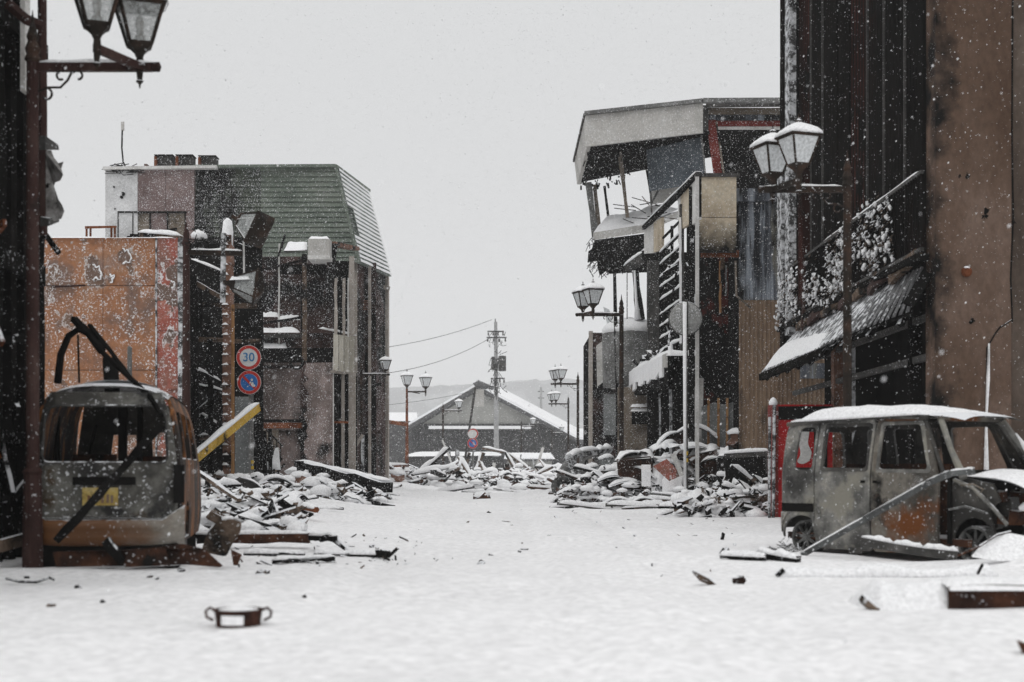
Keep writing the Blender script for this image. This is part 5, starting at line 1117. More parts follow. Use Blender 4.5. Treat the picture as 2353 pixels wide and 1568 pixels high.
def overhang_building():
    t = thing('overhanging_building', 'leaning burnt building with a wide pale roof fascia and an open top floor', 'building', (X(1600,46), 46, 0))
    rr = random.Random(23)
    A = lambda y: P(1812,y,45); B = lambda y: P(1615,y,45); C = lambda y, k=0: P(1345,y,46.8); D = lambda y: P(1320,y,50.5)
    # pale fascia: long face B-C, end face C-D
    def slab(p0, p1, p2, p3, off): return MB().hexa([p3,p2,p2+off,p3+off,p0,p1,p1+off,p0+off])
    slab(C(265),B(236),B(305),C(337),Vector((.02,.12,0))).build('roof_fascia', m['greypanel'], t)
    slab(P(1320,372,50.5),P(1344.6,266,46.8),P(1349,337,46.8),P(1326,424,50.5),Vector((.12,.02,0))).build('roof_fascia', m['greypanel'], t)
    MB().beam(C(262)+Vector((0,-.05,0)),B(233)+Vector((0,-.05,0)),.18,.12).build('roof_coping', m['grey'], t); MB().beam(B(233)+Vector((0,-.05,0)),A(232)+Vector((0,-.05,0)),.18,.14).build('roof_coping', m['grey'], t)
    MB().beam(P(1320,370,50.5),C(264),.12,.10).build('roof_coping', m['dkgrey'], t)
    # underside and roof deck
    bk = Vector((.25,1.4,0)); MB().hexa([C(330)+bk,B(300)+bk,A(300)+bk,P(1338,412,50.4),C(290)+bk,B(262)+bk,A(262)+bk,P(1338,370,50.4)]).build('roof_deck', m['black'], t)
    MB().hexa([P(1350,338,46.9),P(1615,308,45.2),P(1800,330,50.5),P(1330,420,50.5),P(1350,330,46.9),P(1615,300,45.2),P(1800,322,50.5),P(1330,410,50.5)]).build('soffit', m['black'], t)
    s = MB(); 
    for i in range(130):
        q = rr.random(); a = P(1326,424,50.5).lerp(P(1352,340,46.9),q)+Vector((rr.uniform(0,1.6),rr.uniform(-.2,.3),-rr.uniform(0,.1))); s.beam(a, a+Vector((rr.uniform(-.1,.1),0,-rr.uniform(.04,.2))),.06,.03)
    s.build('hanging_shreds', m['char'], t, kind='stuff')
    MB().pbox(1600,242,1628,302,45.45,.2).build('roof_trim', m['dkgrey'], t)
    # recessed right part
    MB().hexa([P(1622,248,45.3),P(1812,246,45.3),P(1812,246,45.5),P(1622,248,45.5),P(1622,238,45.3),P(1812,236,45.3),P(1812,236,45.5),P(1622,238,45.5)]).build('roof_trim', m['dkgrey'], t)
    for y0, y1, mt, dd in ((248,262,'boardb',45.5),(262,276,'bluegrey',45.6),(277,290,'redpanel',45.7),(291,296,'white',45.75)):
        MB().pbox(1620,y0,1812,y1,dd,.15).build('roof_trim', m[mt], t)
    MB().pbox(1655,296,1815,440,47.5,.15).build('upper_void', m['black'], t)
    MB().hexa([P(1640,405,45.6),P(1660,405,45.6),P(1660,405,45.8),P(1640,405,45.8),P(1622,275,45.6),P(1644,275,45.6),P(1644,275,45.8),P(1622,275,45.8)]).build('red_post', m['redpanel'], t)
    MB().beam(P(1664,405,45.5),P(1646,280,45.5),.05).build('post_edge', m['boardb'], t)
    for i in range(6):
        a = P(rr.uniform(1670,1790),rr.uniform(300,390),46.8); MB().beam(a,a+Vector((rr.uniform(-1,1),0,rr.uniform(-.7,.4))),.03,.03).build('charred_batten', m['dkgrey'], t)
    MB().hexa([P(1492,440,47),P(1625,420,45.6),P(1625,420,45.7),P(1492,440,47.1),P(1485,345,47),P(1612,315,45.6),P(1612,315,45.7),P(1485,345,47.1)]).build('glass_panel', m['bluepane'], t)
    MB().hexa([P(1496,470,47.4),P(1570,460,47.4),P(1570,460,47.5),P(1496,470,47.5),P(1495,412,47.4),P(1556,400,47.4),P(1556,400,47.5),P(1495,412,47.5)]).build('white_panel', m['greypanel'], t)
    # leaning top-floor posts
    for (x0,y0),(x1,y1),w_,dd,mt in (((1352,420),(1368,545),.22,49.5,'grey'),((1366,425),(1378,540),.16,49.6,'boardb'),((1389,428),(1399,510),.10,49.8,'char'),((1424,350),(1442,500),.13,47.8,'boardb'),((1481,360),(1500,470),.10,47.6,'char'),((1530,405),(1496,470),.10,47.2,'grey'),((1492,380),(1499,520),.06,47.1,'dkgrey'),((1612,312),(1622,420),.06,45.5,'grey')):
        MB().beam(P(x1,y1,dd),P(x0,y0,dd),w_,w_*.7,4,.004,rr).build('leaning_post', m[mt], t)
    # floor slab with pale front edge
    MB().hexa([P(1363,552,48.6),P(1480,535,47.4),P(1560,500,50),P(1380,540,51),P(1363,535,48.6),P(1480,516,47.4),P(1560,485,50),P(1380,527,51)]).build('floor_slab', m['greypanel'], t)
    s = MB(); snow_on(s, P(1364,534,48.6),P(1482,515,47.4),P(1560,480,50),P(1385,526,51),.35,14,6,2); s.build('snow', m['cap'], t, smooth=True)
    for i in range(14):
        a = P(rr.uniform(1455,1520), rr.uniform(470,520), rr.uniform(47.2,49)); MB().beam(a, a+Vector((rr.uniform(-1.2,1.0),rr.uniform(-.3,.3),rr.uniform(-.15,.35))),.025,.025).build('splintered_lath', m['char'] if rr.random() < .6 else m['wood'], t)
    # charred mass below
    out = [(1366,552),(1360,572),(1352,578),(1350,604),(1372,600),(1374,618),(1378,634),(1392,624),(1400,630),(1430,628),(1500,626),(1500,535)]
    MB().plate(out, [], lambda u,v,w: P(u,v,48.4-.009*(u-1363)+w), 1.5).build('charred_floor', m['black'], t)
    s = MB()
    for i in range(160):
        a = P(rr.uniform(1352,1440), rr.uniform(545,622), 48.1-.2*rr.random()); s.beam(a, a+Vector((rr.uniform(-.25,.25),0,-rr.uniform(.05,.35))),.025,.02)
    s.build('hanging_shreds', m['char'], t, kind='stuff')
    a, b = P(1442,618,46.8), P(1484,588,46.2)
    MB().beam(a, b, .3,.2).build('broken_ledge', m['dkgrey'], t); MB().beam(b, P(1530,585,45), .3,.35).build('broken_ledge', m['black'], t)
    s = MB(); snow_beam(s, a, b, .34,.14,.10,8,2); snow_beam(s, b, P(1528,583,45),.34,.14,.16,8,3); s.build('snow', m['cap'], t, smooth=True)
    # posts down to the ground
    MB().beam((X(1425,46.5),46.5,-.2),P(1412,625,46.5),.12,.12,6,.01,rr).build('tall_post', m['char'], t)
    MB().tube([P(1472,735,46.6),P(1466,690,46.6),P(1463,660,46.6),P(1460,620,46.6)],[.15,.14,.10,.11],8).build('charred_trunk', m['char'], t)
    s = MB(); s.tube([P(1466,735,46.5),P(1462,690,46.5),P(1459,640,46.5),P(1458,622,46.5)],[.12,.05,.04,.03],8); s.build('snow', m['cap'], t, smooth=True)
    MB().tube([P(1441,745,46.6),P(1441,625,46.6)],.015,5).build('hanging_wire', m['wire'], t)
    MB().pbox(1497,580,1608,1100,46.2,.3,-.3).build('burnt_core', m['black'], t)
    MB().pbox(1494,628,1508,790,45.9,.25).build('core_edge', m['grey'], t)
    MB().hexa([P(1602,640,45),P(1590,690,45),P(1596,700,45.1),P(1606,650,45.1),P(1602,640,45.1),P(1590,690,45.2),P(1596,700,45.2),P(1606,650,45.2)]).build('light_gap_board', m['white'], t)
overhang_building()
def awning_shop():
    t = thing('awning_shop', 'burnt shop with a deep black awning fringed with snow, behind the traffic mirror', 'building', (X(1520,42), 42, 0))
    rr = random.Random(29); n, f = 39.0, 48.5
    # awning: front box and receding side
    MB().pbox(1534,818,1604,888,n,.5).build('awning_front', m['black'], t)
    p0, p1 = P(1534,816,n), P(1429,868,f)
    MB().hexa([p0+Vector((0,0,-.8)),p1+Vector((0,0,-.75)),p1+Vector((.5,0,-.75)),p0+Vector((.5,0,-.8)),p0,p1,p1+Vector((.5,0,0)),p0+Vector((.5,0,0))]).build('awning_side', m['black'], t)
    # hanging snow sheets on the side
    k = 0
    for i in range(16):
        q0 = i/16; q1 = (i+.92)/16; a = p0.lerp(p1,q0); b = p0.lerp(p1,q1); h0 = .28+.25*abs(math.sin(i*1.7))+.12*rr.random(); h1 = h0+rr.uniform(-.12,.12)
        o = Vector((-.06,0,0)); MB().hexa([a+o+Vector((0,0,-h0)),b+o+Vector((0,0,-h1)),b+Vector((.0,0,-h1)),a+Vector((0,0,-h0)),a+o+Vector((0,0,.04)),b+o+Vector((0,0,.04)),b+Vector((0,0,.04)),a+Vector((0,0,.04))]).build('snow_fringe', m['cap'] if rr.random() < .8 else m['greypanel'], t)
    s = MB(); snow_on(s, p0+Vector((-.05,0,.02)), p1+Vector((-.05,0,.02)), p1+Vector((.6,0,.05)), p0+Vector((.7,0,.05)), .2, 26, 5, 3); s.build('snow', m['cap'], t, smooth=True)
    s = MB(); snow_on(s, P(1530,817,n-.03),P(1606,817,n-.03),P(1606,817,n+.5),P(1530,817,n+.5),.14,12,4,5); s.build('snow', m['cap'], t, smooth=True)
    # wall and openings
    MB().pbox(1500,880,1612,1100,43,.2,-.3).build('shop_void', m['blackclean'], t)
    MB().pbox(1552,1010,1606,1100,40.5,.15,-.3).build('stall_riser', m['redbrown'], t)
    MB().pbox(1420,890,1500,1100,45.5,.2,-.3).build('side_wall', m['boardb'], t)
    for px, y0, w_, dd, mt in ((1516,905,.05,42,'frosted'),(1541,895,.10,41,'frosted'),(1598,870,.30,39.3,'white'),(1494,905,.18,44,'char'),(1420,880,.15,46,'char'),(1552,890,.12,41,'char')):
        MB().beam((X(px,dd),dd,-.2),(X(px+ (6 if px==1598 else 0),dd),dd,Z(y0,dd)),w_,w_,6,.01,rr).build('post', m[mt], t)
    for y in (935,945): 
        s = MB(); snow_on(s, P(1448,y,45),P(1492,y,45),P(1492,y,45.3),P(1448,y,45.3),.10,8,3,y); s.build('snow', m['cap'], t, smooth=True)
    MB().pbox(1452,945,1490,975,45.2,.1).build('window_pane', m['black'], t)
    # clutter above the awning
    for i in range(14):
        q = rr.random(); a = p0.lerp(p1,q)+Vector((rr.uniform(.1,.6),0,.15)); o = MB().beam(a, a+Vector((rr.uniform(-.4,.4),rr.uniform(-.8,.8),rr.uniform(0,.4))),.08,.08,3,.01,rr).build('fallen_batten', m['char'], t)
        s = MB(); snow_beam(s, a, a+Vector((rr.uniform(-.4,.4),rr.uniform(-.8,.8),rr.uniform(0,.3))), .14,.08,.03,6,i); s.build('snow', m['cap'], t, smooth=True)
    # wire-hung lamp hood
    # grey drum
    d = 47.2; c = P(1448,890,d); g = tag(MB().lathe([(.9,0),(.92,.6),(.93,1.7),(.88,1.98),(.7,2.1),(.4,2.2),(.02,2.25)],28,(c.x,c.y,c.z)).build('steel_drum', m['grey'], None, smooth=True), 'big grey drum tank with snow on its domed top beneath the charred floor', 'tank')
    s = MB(); s.lathe([(.92,1.78),(.95,1.9),(.85,2.06),(.6,2.2),(.02,2.3)],28,(c.x,c.y,c.z)); s.jitter(.02,4).build('snow', m['cap'], g, smooth=True)
    # brown hut
    d = 50; h = thing('scorched_hut', 'narrow scorched brown hut wall with a dark door behind the lamp post', 'building', (X(1390,d),d,0))
    corrugated(X(1356,d), X(1424,d), -.3, Z(765,d), d, .3, .03).build('clad_wall', m['redbrown'], h)
    MB().box((X(1357,d),d+.06,-.3),(X(1424,d),d+5,Z(768,d))).build('wall_core', m['black'], h)
    MB().pbox(1387,905,1422,1000,d-.15,.1).build('door_panel', m['board'], h); MB().pbox(1384,902,1425,906,d-.2,.2).build('door_head', m['dkgrey'], h)
    MB().beam((X(1356,d),d-.1,-.2),(X(1357,d),d-.1,Z(762,d)),.14).build('corner_post', m['paletan'], h)
    out = [(1370,795),(1400,772),(1420,765),(1420,830),(1396,850),(1384,880),(1372,890)]
    MB().plate(out, [], lambda u,v,w: P(u,v,d-.6+w-.004*(u-1370)), .04).build('torn_awning', m['greypanel'], h)
    b = MB().pbox(1406,832,1422,893,d-1.2,.35).build('utility_box', m['white']); tag(b, 'small white meter box with snow on top, hung by the brown hut', 'meter box')
    s = MB(); snow_on(s, P(1404,832,d-1.22),P(1424,832,d-1.22),P(1424,832,d-.8),P(1404,832,d-.8),.14,5,4,2); s.build('snow', m['cap'], b, smooth=True)
    MB().plate([(1386,705),(1400,712),(1412,745),(1395,745)], [], lambda u,v,w: P(u,v,d-1+w), .03).build('glass_shard', m['glasssnow'], h)
awning_shop()
# ================================================================== ASH-GREY VAN
def right_van():
    X1, D1 = 3.456, 17.0; c, s = .6, .8
    H = Vector((c, -s, 0)); W = Vector((s, c, 0)); O = Vector((X1, D1, -.055))
    t = thing('burnt_van', 'ash-grey burnt-out boxy van with a snow-covered roof and one rusted front door', 'van', O+H*1.2)
    def bulge(u, v):
        w = 0
        if v > .88: w += .13*((v-.88)/.7)**1.25
        if v < .35: w += .05*((.35-v)/.35)**2
        if u < -.22: w += .30*((-.22-u)/.20)**2.2*.45
        if u > 2.35: w += .22*((u-2.35)/.6)**2
        return w
    F = lambda u, v, w: O+H*u+W*(w+bulge(u, v))+Vector((0,0,v+.055))
    FL = lambda u, v, w: O+H*u+W*w+Vector((0,0,v+.055))
    flat = lambda u, v, w: Vector((u, v, w))
    sw = left_van.slicewarp
    def panel(name, outer, holes, mat, par=t, th=.035, off=0):
        mb = MB(); mb.plate(outer, holes, flat, th)
        r = sw(mb, lambda p: F(p.x, p.y, p.z+off), 0, [(0,[-.4+.08*i for i in range(45)]),(1,[.1*i for i in range(18)])])
        return r.build(name, m[mat], par)
    arch = [(.31*math.cos(a), .14+.27*math.sin(a)) for a in [math.pi*(1-k/12) for k in range(13)]]
    # quarter panel (rear) with wheel arch
    q = panel('quarter_panel', [(-.40,.30),(-.36,.20)]+[(a, v) for a, v in arch if v > .13]+[(.195,.16),(.195,1.40),(.18,1.53),(-.20,1.53),(-.33,1.45),(-.37,1.2),(-.40,.62)], [rpoly([(-.13,.95),(.155,.95),(.155,1.46),(-.10,1.46)],.07)], 'vanash')
    panel('trim_strip', [(-.405,.45),(.19,.45),(.19,.55),(-.405,.55)], [], 'blackclean', q, .02, -.008)
    panel('bumper_end', [(-.43,.24),(-.34,.20),(-.30,.32),(-.2,.43),(-.42,.44)], [], 'vanash', q, .05, -.02)
    # sliding door
    d1 = panel('sliding_door', rpoly([(.21,.03),(1.02,.02),(1.025,1.50),(.97,1.545),(.28,1.545),(.215,1.48)],.05), [rpoly([(.315,.97),(.975,.965),(.975,1.46),(.33,1.46)],.04)], 'vanash', off=-.006)
    panel('door_handle', [(.90,.80),(.96,.80),(.96,.83),(.90,.83)], [], 'blackclean', d1, .01, -.014)
    panel('window_frame', rpoly([(.295,.93),(.995,.93),(.995,1.49),(.30,1.49)],.05), [rpoly([(.33,.975),(.965,.97),(.965,1.45),(.34,1.45)],.04)], 'vandark', d1, .02, -.012)
    for k, (uu, vv, r) in enumerate(((.45,.70,.06),(.62,.74,.045),(.78,.70,.055),(.55,.33,.04),(.80,.20,.05))):
        panel('press_dent', [(uu+r*math.cos(a*.6), vv+r*math.sin(a*.6)) for a in range(10)], [], 'vanash', d1, .006, -.009)
    # front door, rusted
    d2 = panel('front_door', rpoly([(1.045,.02),(1.94,.03),(1.955,.86),(1.72,1.50),(1.66,1.545),(1.10,1.545),(1.05,1.48)],.05), [rpoly([(1.13,.955),(1.83,.945),(1.66,1.46),(1.14,1.46)],.05)], 'vanrust', off=-.004)
    panel('door_handle', [(1.07,.80),(1.13,.80),(1.13,.83),(1.07,.83)], [], 'blackclean', d2, .01, -.012)
    panel('window_frame', rpoly([(1.105,.92),(1.86,.915),(1.69,1.495),(1.115,1.495)],.05), [rpoly([(1.14,.96),(1.815,.955),(1.65,1.455),(1.15,1.455)],.05)], 'vanash', d2, .02, -.010)
    # far side shell
    fo = [(-.38,.2),(2.0,.05),(2.6,.3),(2.6,.85),(2.15,.90),(1.80,1.52),(-.25,1.52),(-.36,1.2)]
    fh = [rpoly([(-.15,.95),(.16,.95),(.16,1.45),(-.1,1.45)],.05), rpoly([(.30,.95),(.98,.95),(.98,1.45),(.3,1.45)],.05), rpoly([(1.12,.95),(1.86,.95),(1.66,1.45),(1.14,1.45)],.05)]
    mb = MB(); mb.plate(fo, fh, flat, .04)
    sw(mb, lambda p: O+H*p.x+W*(1.47-p.z-bulge(p.x,p.y))+Vector((0,0,p.y+.055)), 0, [(0,[0,.4,.8,1.2,1.6]),(1,[.3,.6,.9,1.1,1.3,1.45])]).build('far_side_panel', m['vandark'], t)
    # roof
    def roof(u, v):
        a = -.34+u*2.50; b = v*2-1; z = 1.545+.055*(1-abs(b)**4)+.02*math.sin(min(1,max(0,(a+.3)/2.2))*3.14)-.07*max(0,(a-1.75)/.45)**2-.13*max(0,(-.10-a)/.24)**2
        edge = .10+.02*abs(b)
        return FL(a, z, .735+b*(.735-edge)*(1-.10*max(0,(a-1.7)/.46)))
    MB().grid(roof, 24, 14).build('roof', m['vanrust'], t, smooth=True)
    def rsn(u, v):
        p = roof(.02+u*.90, .02+v*.96); e = min(1,u*7)*min(1,(1-u)*3.5)*min(1,v*9)*min(1,(1-v)*9)
        patch = .02 if (u > .82 and float(fbm(u*18,v*7,3)) > .12) else 0
        return p+Vector((0,0,-.004+.075*e*(1+.7*float(fbm(u*5,v*4,3)))-patch))
    MB().grid(rsn, 40, 18).build('snow', m['cap'], t, smooth=True)
    for w_ in (.10, 1.37): MB().tube([FL(-.3,1.50,w_),FL(.4,1.545,w_),FL(1.2,1.555,w_),FL(1.75,1.53,w_)],.03,6).build('roof_rail', m['vandark'], t)
    s_ = MB(); snow_beam(s_, FL(-.2,1.525,.07), FL(1.65,1.56,.07), .06,.03,.01,24,2); s_.build('snow', m['cap'], t, smooth=True)
    # pillars round the windscreen
    for w0, w1 in ((.12,.05),(1.35,1.42)):
        MB().tube([FL(1.70,1.50,w0),FL(1.83,1.20,w0*.6+w1*.4),FL(2.0,.87,w1)],.028,8).build('door_pillar', m['vandark'], t)
        MB().tube([FL(1.86,1.50,w0+(.06 if w0 < .5 else -.06)),FL(2.05,1.18,(w0+w1)/2),FL(2.24,.86,w1)],[.035,.032,.045] if w0 < .5 else [.05,.06,.07],8).build('windscreen_pillar', m['vanash'], t)
    sn2 = MB(); sn2.tube([FL(1.99,1.36,1.36),FL(2.12,1.15,1.40),FL(2.27,.90,1.42)],[.02,.05,.05],7); sn2.build('snow', m['cap'], t, smooth=True)
    MB().beam(FL(1.86,1.52,.15),FL(1.86,1.52,1.32),.06,.05).build('windscreen_header', m['vanrust'], t)
    # tail frame
    MB().plate([(.12,.25),(1.35,.25),(1.37,1.0),(1.25,1.50),(.22,1.50),(.10,1.0)],[rpoly([(.25,.98),(1.22,.98),(1.15,1.42),(.32,1.42)],.06)], lambda a,v,w: FL(-.38+w+.05*max(0,v-.9), v, a), .04).build('tailgate', m['vandark'], t)
    # floor, seats, inner posts
    MB().hexa([FL(u, v, w) for v in (.12,.2) for u, w in ((-.3,.1),(2.3,.1),(2.3,1.38),(-.3,1.38))]).build('floor_pan', m['rust'], t)
    for u0 in (.55,1.35):
        for w0 in (.3,.85):
            MB().hexa([FL(u0+(.12 if v > .5 else 0)*-1+du, v, w0+dw) for v in (.2,1.02) for du, dw in ((0,0),(.10,0),(.10,.35),(0,.35))]).build('seat_frame', m['rust'], t)
    MB().beam(FL(.95,.2,1.0),FL(.9,1.5,1.1),.12,.08).build('inner_post', m['dkgrey'], t)
    # engine bay: firewall, inner wing, bonnet rail, engine
    MB().plate([(.06,.15),(1.40,.15),(1.40,.88),(.06,.88)],[], lambda a,v,w: FL(2.02+w, v, a), .04).build('firewall', m['blackclean'], t)
    iw = [(1.99,.08),(1.99,.86),(2.2,.87),(2.55,.80),(2.62,.62),(2.5,.52)]+[(2.33+.27*math.cos(a), .14+.30*math.sin(a)) for a in [math.pi*k/8 for k in range(1,8)]]+[(2.06,.08)]
    panel('inner_wing', iw, [], 'vandark', t, .03, .10)
    MB().tube([FL(2.10,.84,.08),FL(2.35,.76,.06),FL(2.6,.55,.05),FL(2.75,.38,.08)],.022,6).build('wing_rail', m['vanash'], t)
    MB().tube([FL(2.05,.52,.06),FL(2.25,.56,.05),FL(2.5,.50,.05)],.014,6).build('hose', m['grey'], t)
    MB().tube([FL(2.2,.78,.06),FL(2.35,.80,.05),FL(2.48,.74,.06),FL(2.40,.68,.05)],.01,6).build('cable_loop', m['boardb'], t)
    rr = random.Random(41)
    for i in range(16):
        u0, v0, w0 = rr.uniform(2.1,2.7), rr.uniform(.25,.62), rr.uniform(.15,1.2); a = rr.uniform(.06,.16)
        MB().hexa([FL(u0+x*a, v0+z*a*1.2, w0+y*a) for z in (0,1) for x, y in ((0,0),(1,0),(1,1),(0,1))]).jitter(.015,i).build('engine_block', m['rust' if i % 3 else 'vandark'], t)
    # bonnet lifted, covered in snow; nose rail and cowl
    MB().grid(lambda u, v: FL(2.24+u*.75, .88-.04*u-.10*u*u*u, .08+v*1.3), 10, 8).build('bonnet', m['vandark'], t, smooth=True)
    MB().grid(lambda u, v: FL(2.20+u*.82, .885-.04*u-.12*u**4+.07*min(1,u*6)*min(1,(1-u)*5+.2)*(4*v*(1-v))**.4*(1+.5*float(fbm(u*4,v*4,3))), .10+v*1.26-.03*(u > .5)), 22, 14).build('snow', m['cap'], t, smooth=True)
    MB().tube([FL(2.95,.42,.15),FL(3.0,.45,.5),FL(3.0,.45,1.0),FL(2.95,.42,1.32)],.05,8).build('nose_rail', m['vandark'], t)
    MB().beam(FL(2.93,.1,.25),FL(2.93,.62,.22),.06,.04).build('headlamp_bracket', m['vanash'], t)
    sn3 = MB(); sn3.lathe([(.09,0),(.10,.04),(.05,.09),(.003,.1)],10,FL(2.85,.52,.3)); sn3.build('snow_cap', m['cap'], t, smooth=True)
    # wheels: rim with spokes
    Mx = Matrix((( H.x, W.x, 0),( H.y, W.y, 0),(0,0,1)))   # local (u, w, v)
    ax = Mx @ Matrix.Rotation(R(90),3,'X')
    for u0, w0 in ((0,.06),(2.33,.10),(0,1.30),(2.33,1.26)):
        c0 = FL(u0,.145,w0+.09)
        wl = MB(); wl.lathe([(.20,-.09),(.205,-.085),(.205,.085),(.20,.09),(.175,.085),(.165,.02),(.165,-.02),(.18,-.085)],28,c0,ax); wl.rings
        w_o = wl.build('wheel', m['rim'], t, smooth=False)
        MB().lathe([(.001,.0),(.165,.0),(.165,-.03),(.001,-.03)],20,c0,ax).build('brake_disc', m['blackclean'], w_o)
        for k in range(9):
            a = 2*math.pi*k/9+.2; dv = H*math.cos(a)+Vector((0,0,math.sin(a))); MB().beam(c0-W*.06+dv*.03, c0-W*.055+dv*.185, .022,.03).build('spoke', m['rim'], w_o)
        MB().lathe([(.001,.03),(.03,.03),(.04,.0),(.04,-.04),(.001,-.04)],10,c0-W*.05,ax).build('hub', m['rim'], w_o)
    # planks and strips lying on and against the van
    def strip(pts, w_, h, lab, mat='grey', name='steel_strip', cat='metal strip', sh=.025):
        o = MB(); n = len(pts)-1
        rings = []
        for i, p in enumerate(pts):
            tt = (pts[min(i+1,n)]-pts[max(i-1,0)]).normalized(); r = tt.cross(Vector((0,0,1))).normalized(); up = r.cross(tt)
            rings.append([p+r*x*w_/2+up*y*h/2 for x, y in ((-1,-1),(1,-1),(1,1),(-1,1))])
        o = o.rings(rings).build(name, m[mat]); tag(o, lab, cat)
        if sh:
            for a, b in zip(pts, pts[1:]):
                q = MB(); snow_beam(q, a, b, w_, sh, h/2, 8, a.x); q.build('snow', m['cap'], o, smooth=True)
        return o
    strip([P(1842,1276,16.0),P(1985,1195,15.75),P(2130,1112,15.25),P(2185,1088,15.0),P(2240,1082,14.9)], .03, .068, 'long bent grey strip leaning diagonally across the side of the ash-grey van', 'stripgrey', 'bent_strip', 'metal strip', .008)
    strip([P(1978,1243,15.2),P(2050,1257,15.1),P(2120,1268,15.0),P(2200,1276,14.9)], .06, .10, 'snowy curved plank resting on the ground against the ash-grey van doors', 'dkgrey', 'curved_plank', 'plank', .04)
right_van()

def front_right_debris():
    rr = random.Random(55)
    def log(a, b, r, lab, mat='wood', name='snowy_log', cat='log', h=.06, w_=None):
        o = MB().beam(a, b, (w_ or r*2), r*2, 8, .008, rr).build(name, m[mat]); tag(o, lab, cat)
        s = MB(); snow_beam(s, a, b, (w_ or r*2)*1.05, h, r*.6, 24, rr.random()*7); s.build('snow', m['cap'], o, smooth=True); return o
    log(G(1790,13.05,-.03), G(2290,12.95,-.02), .05, 'long straight beam buried under a ridge of snow in front of the ash-grey van', 'wood', 'buried_beam', 'beam', .085, .14)
    tag(MB().beam(G(1784,13.0,.01),G(1800,13.0,.07),.05,.04).build('beam_splinter', m['char']), 'dark splinter at the tip of the long snow-ridged beam', 'splinter')
    tag(MB().beam(G(2247,12.6,.05),G(2258,12.4,.14),.02,.02).build('wood_splinter', m['char']), 'dark splinter poking from the snow above the dark barrel-like timber', 'splinter')
    # big dark board at the frame edge, snow on top
    d = 9.65
    out = [(2178,1404),(2178,1350),(2215,1345),(2290,1343),(2420,1346),(2420,1404),(2300,1406)]
    o = MB().plate(out, [], lambda u,v,w: P(u,v,d+w), .35).build('dark_timber', m['rust']); tag(o, 'thick dark brown timber with a heavy loaf of snow on top', 'timber')
    s = MB()
    def sf(u, v):
        x = X(2180,d)+u*1.0; e = (4*v*(1-v))**.5*min(1,u*14+.4); return Vector((x, d-.04+v*.45, Z(1350,d)-.02+.07*e*(1+.4*float(fbm(u*5,v*3,3)))))
    s.grid(sf, 24, 8); s.build('snow', m['cap'], o, smooth=True)
    o = MB().tube([G(1983,9.75,.075),G(1998,9.68,.04),G(2018,9.6,.005)],[.035,.035,.015],6).build('curved_stick', m['wood']); tag(o, 'curved brown stick end poking from the snow hump next to the dark timber', 'stick')
    s = MB(); 
    def hump(u, v):
        x = X(1985,9.8)+u*.60; y = 9.66+v*.7; e = (4*v*(1-v))**.5*min(1,u*4)**.5; return Vector((x, y, -.02+.19*e*(1+.5*float(fbm(u*4+3,v*4,3)))))
    o = s.grid(hump, 26, 14).build('snow_hump', m['cap'], smooth=True); tag(o, 'soft lumpy hump of snow between the curved stick and the dark timber', 'snow hump')
    tag(MB().tube([G(1593,12.4,.12),G(1612,12.2,.07),G(1632,12.1,.03),G(1645,12.0,.0)],[.012,.035,.032,.006],6).build('leaf_shaped_shard', m['wood']), 'brown curved shard standing in the open snow', 'shard')
    o = MB().lathe([(.001,-.03),(.05,-.02),(.05,.03),(.03,.045),(.001,.03)],6,G(1697,12.05,.02)); o.jitter(.02,3); tag(o.build('charred_lump', m['rust']), 'small jagged dark lump in the snow near the curved shard', 'lump')
    log(G(1655,14.9,.03), G(1760,14.7,.03), .03, 'short snow-coated stick behind the curved shard, leading to the van', 'char', 'snowy_stick', 'stick', .05)
    tag(MB().lathe([(.07,0),(.03,.06),(.001,.07)],6,G(1668,15.3,.02)).jitter(.015,3).build('charred_lump', m['char']), 'small black lump beside the snow-coated stick', 'lump')
    log(G(1742,14.9,.06), G(1835,14.6,.02), .045, 'snowy broken branch with a blunt black end by the rear wheel', 'char', 'snowy_branch', 'branch', .05)
    tg = MB()
    for i in range(40):
        a = G(1800,15.2,.06)+Vector((rr.gauss(0,.07),rr.gauss(0,.05),abs(rr.gauss(0,.04)))); tg.beam(a, a+Vector((rr.uniform(-.12,.12),rr.uniform(-.1,.1),rr.uniform(-.03,.08))),.007)
    tag(tg.build('twig_tangle', m['char']), 'tangle of thin black wires beside the rear wheel of the ash-grey van', 'wire tangle')
    # snow-covered sheet by the front wheel, stray bits
    out = [(2230,1280),(2250,1258),(2290,1232),(2320,1225),(2400,1240),(2420,1285),(2300,1290)]
    o = MB().plate(rpoly(out,6,2), [], lambda u,v,w: P(u,v,14.0+w+.004*(1290-v)), .05).build('snowed_sheet', m['cap']); tag(o, 'peaked sheet covered in snow leaning before the front wheel of the ash-grey van', 'sheet')
    o = MB().tube([P(2200,1278,14.1),P(2250,1256,14.05),P(2292,1229,14.2),P(2322,1222,14.3)],.012,5).build('sheet_edge', m['rust'], o)
    tag(MB().plate([(2335,1470),(2390,1490),(2390,1540),(2352,1510)],[], lambda u,v,w: P(u,v,7.3+w),.05).build('rusty_shard', m['rust']), 'rusty shard of sheet metal cut off by the picture edge, on open snow', 'shard')
    o = MB().hexa([P(a,b,dd) for b in (1272,1258) for a, dd in ((1950,15.4),(1982,15.3),(1982,15.35),(1950,15.45))]).build('sill_scrap', m['vandark']); tag(o, 'grey scrap of sill metal hanging under the van doors', 'scrap')
    # iron pot
    g = G(548,8.45,-.02); t = thing('cooking_pot', 'small rusted cooking pot with two loop handles half sunk in the open snow', 'pot', g)
    R0 = .14; p = MB(); p.lathe([(R0*.92,0),(R0*.95,.05),(R0,.105),(R0+.012,.108),(R0+.012,.118),(R0-.008,.118),(R0-.01,.06)],28,g); p.build('body', m['pot'], t, smooth=False)
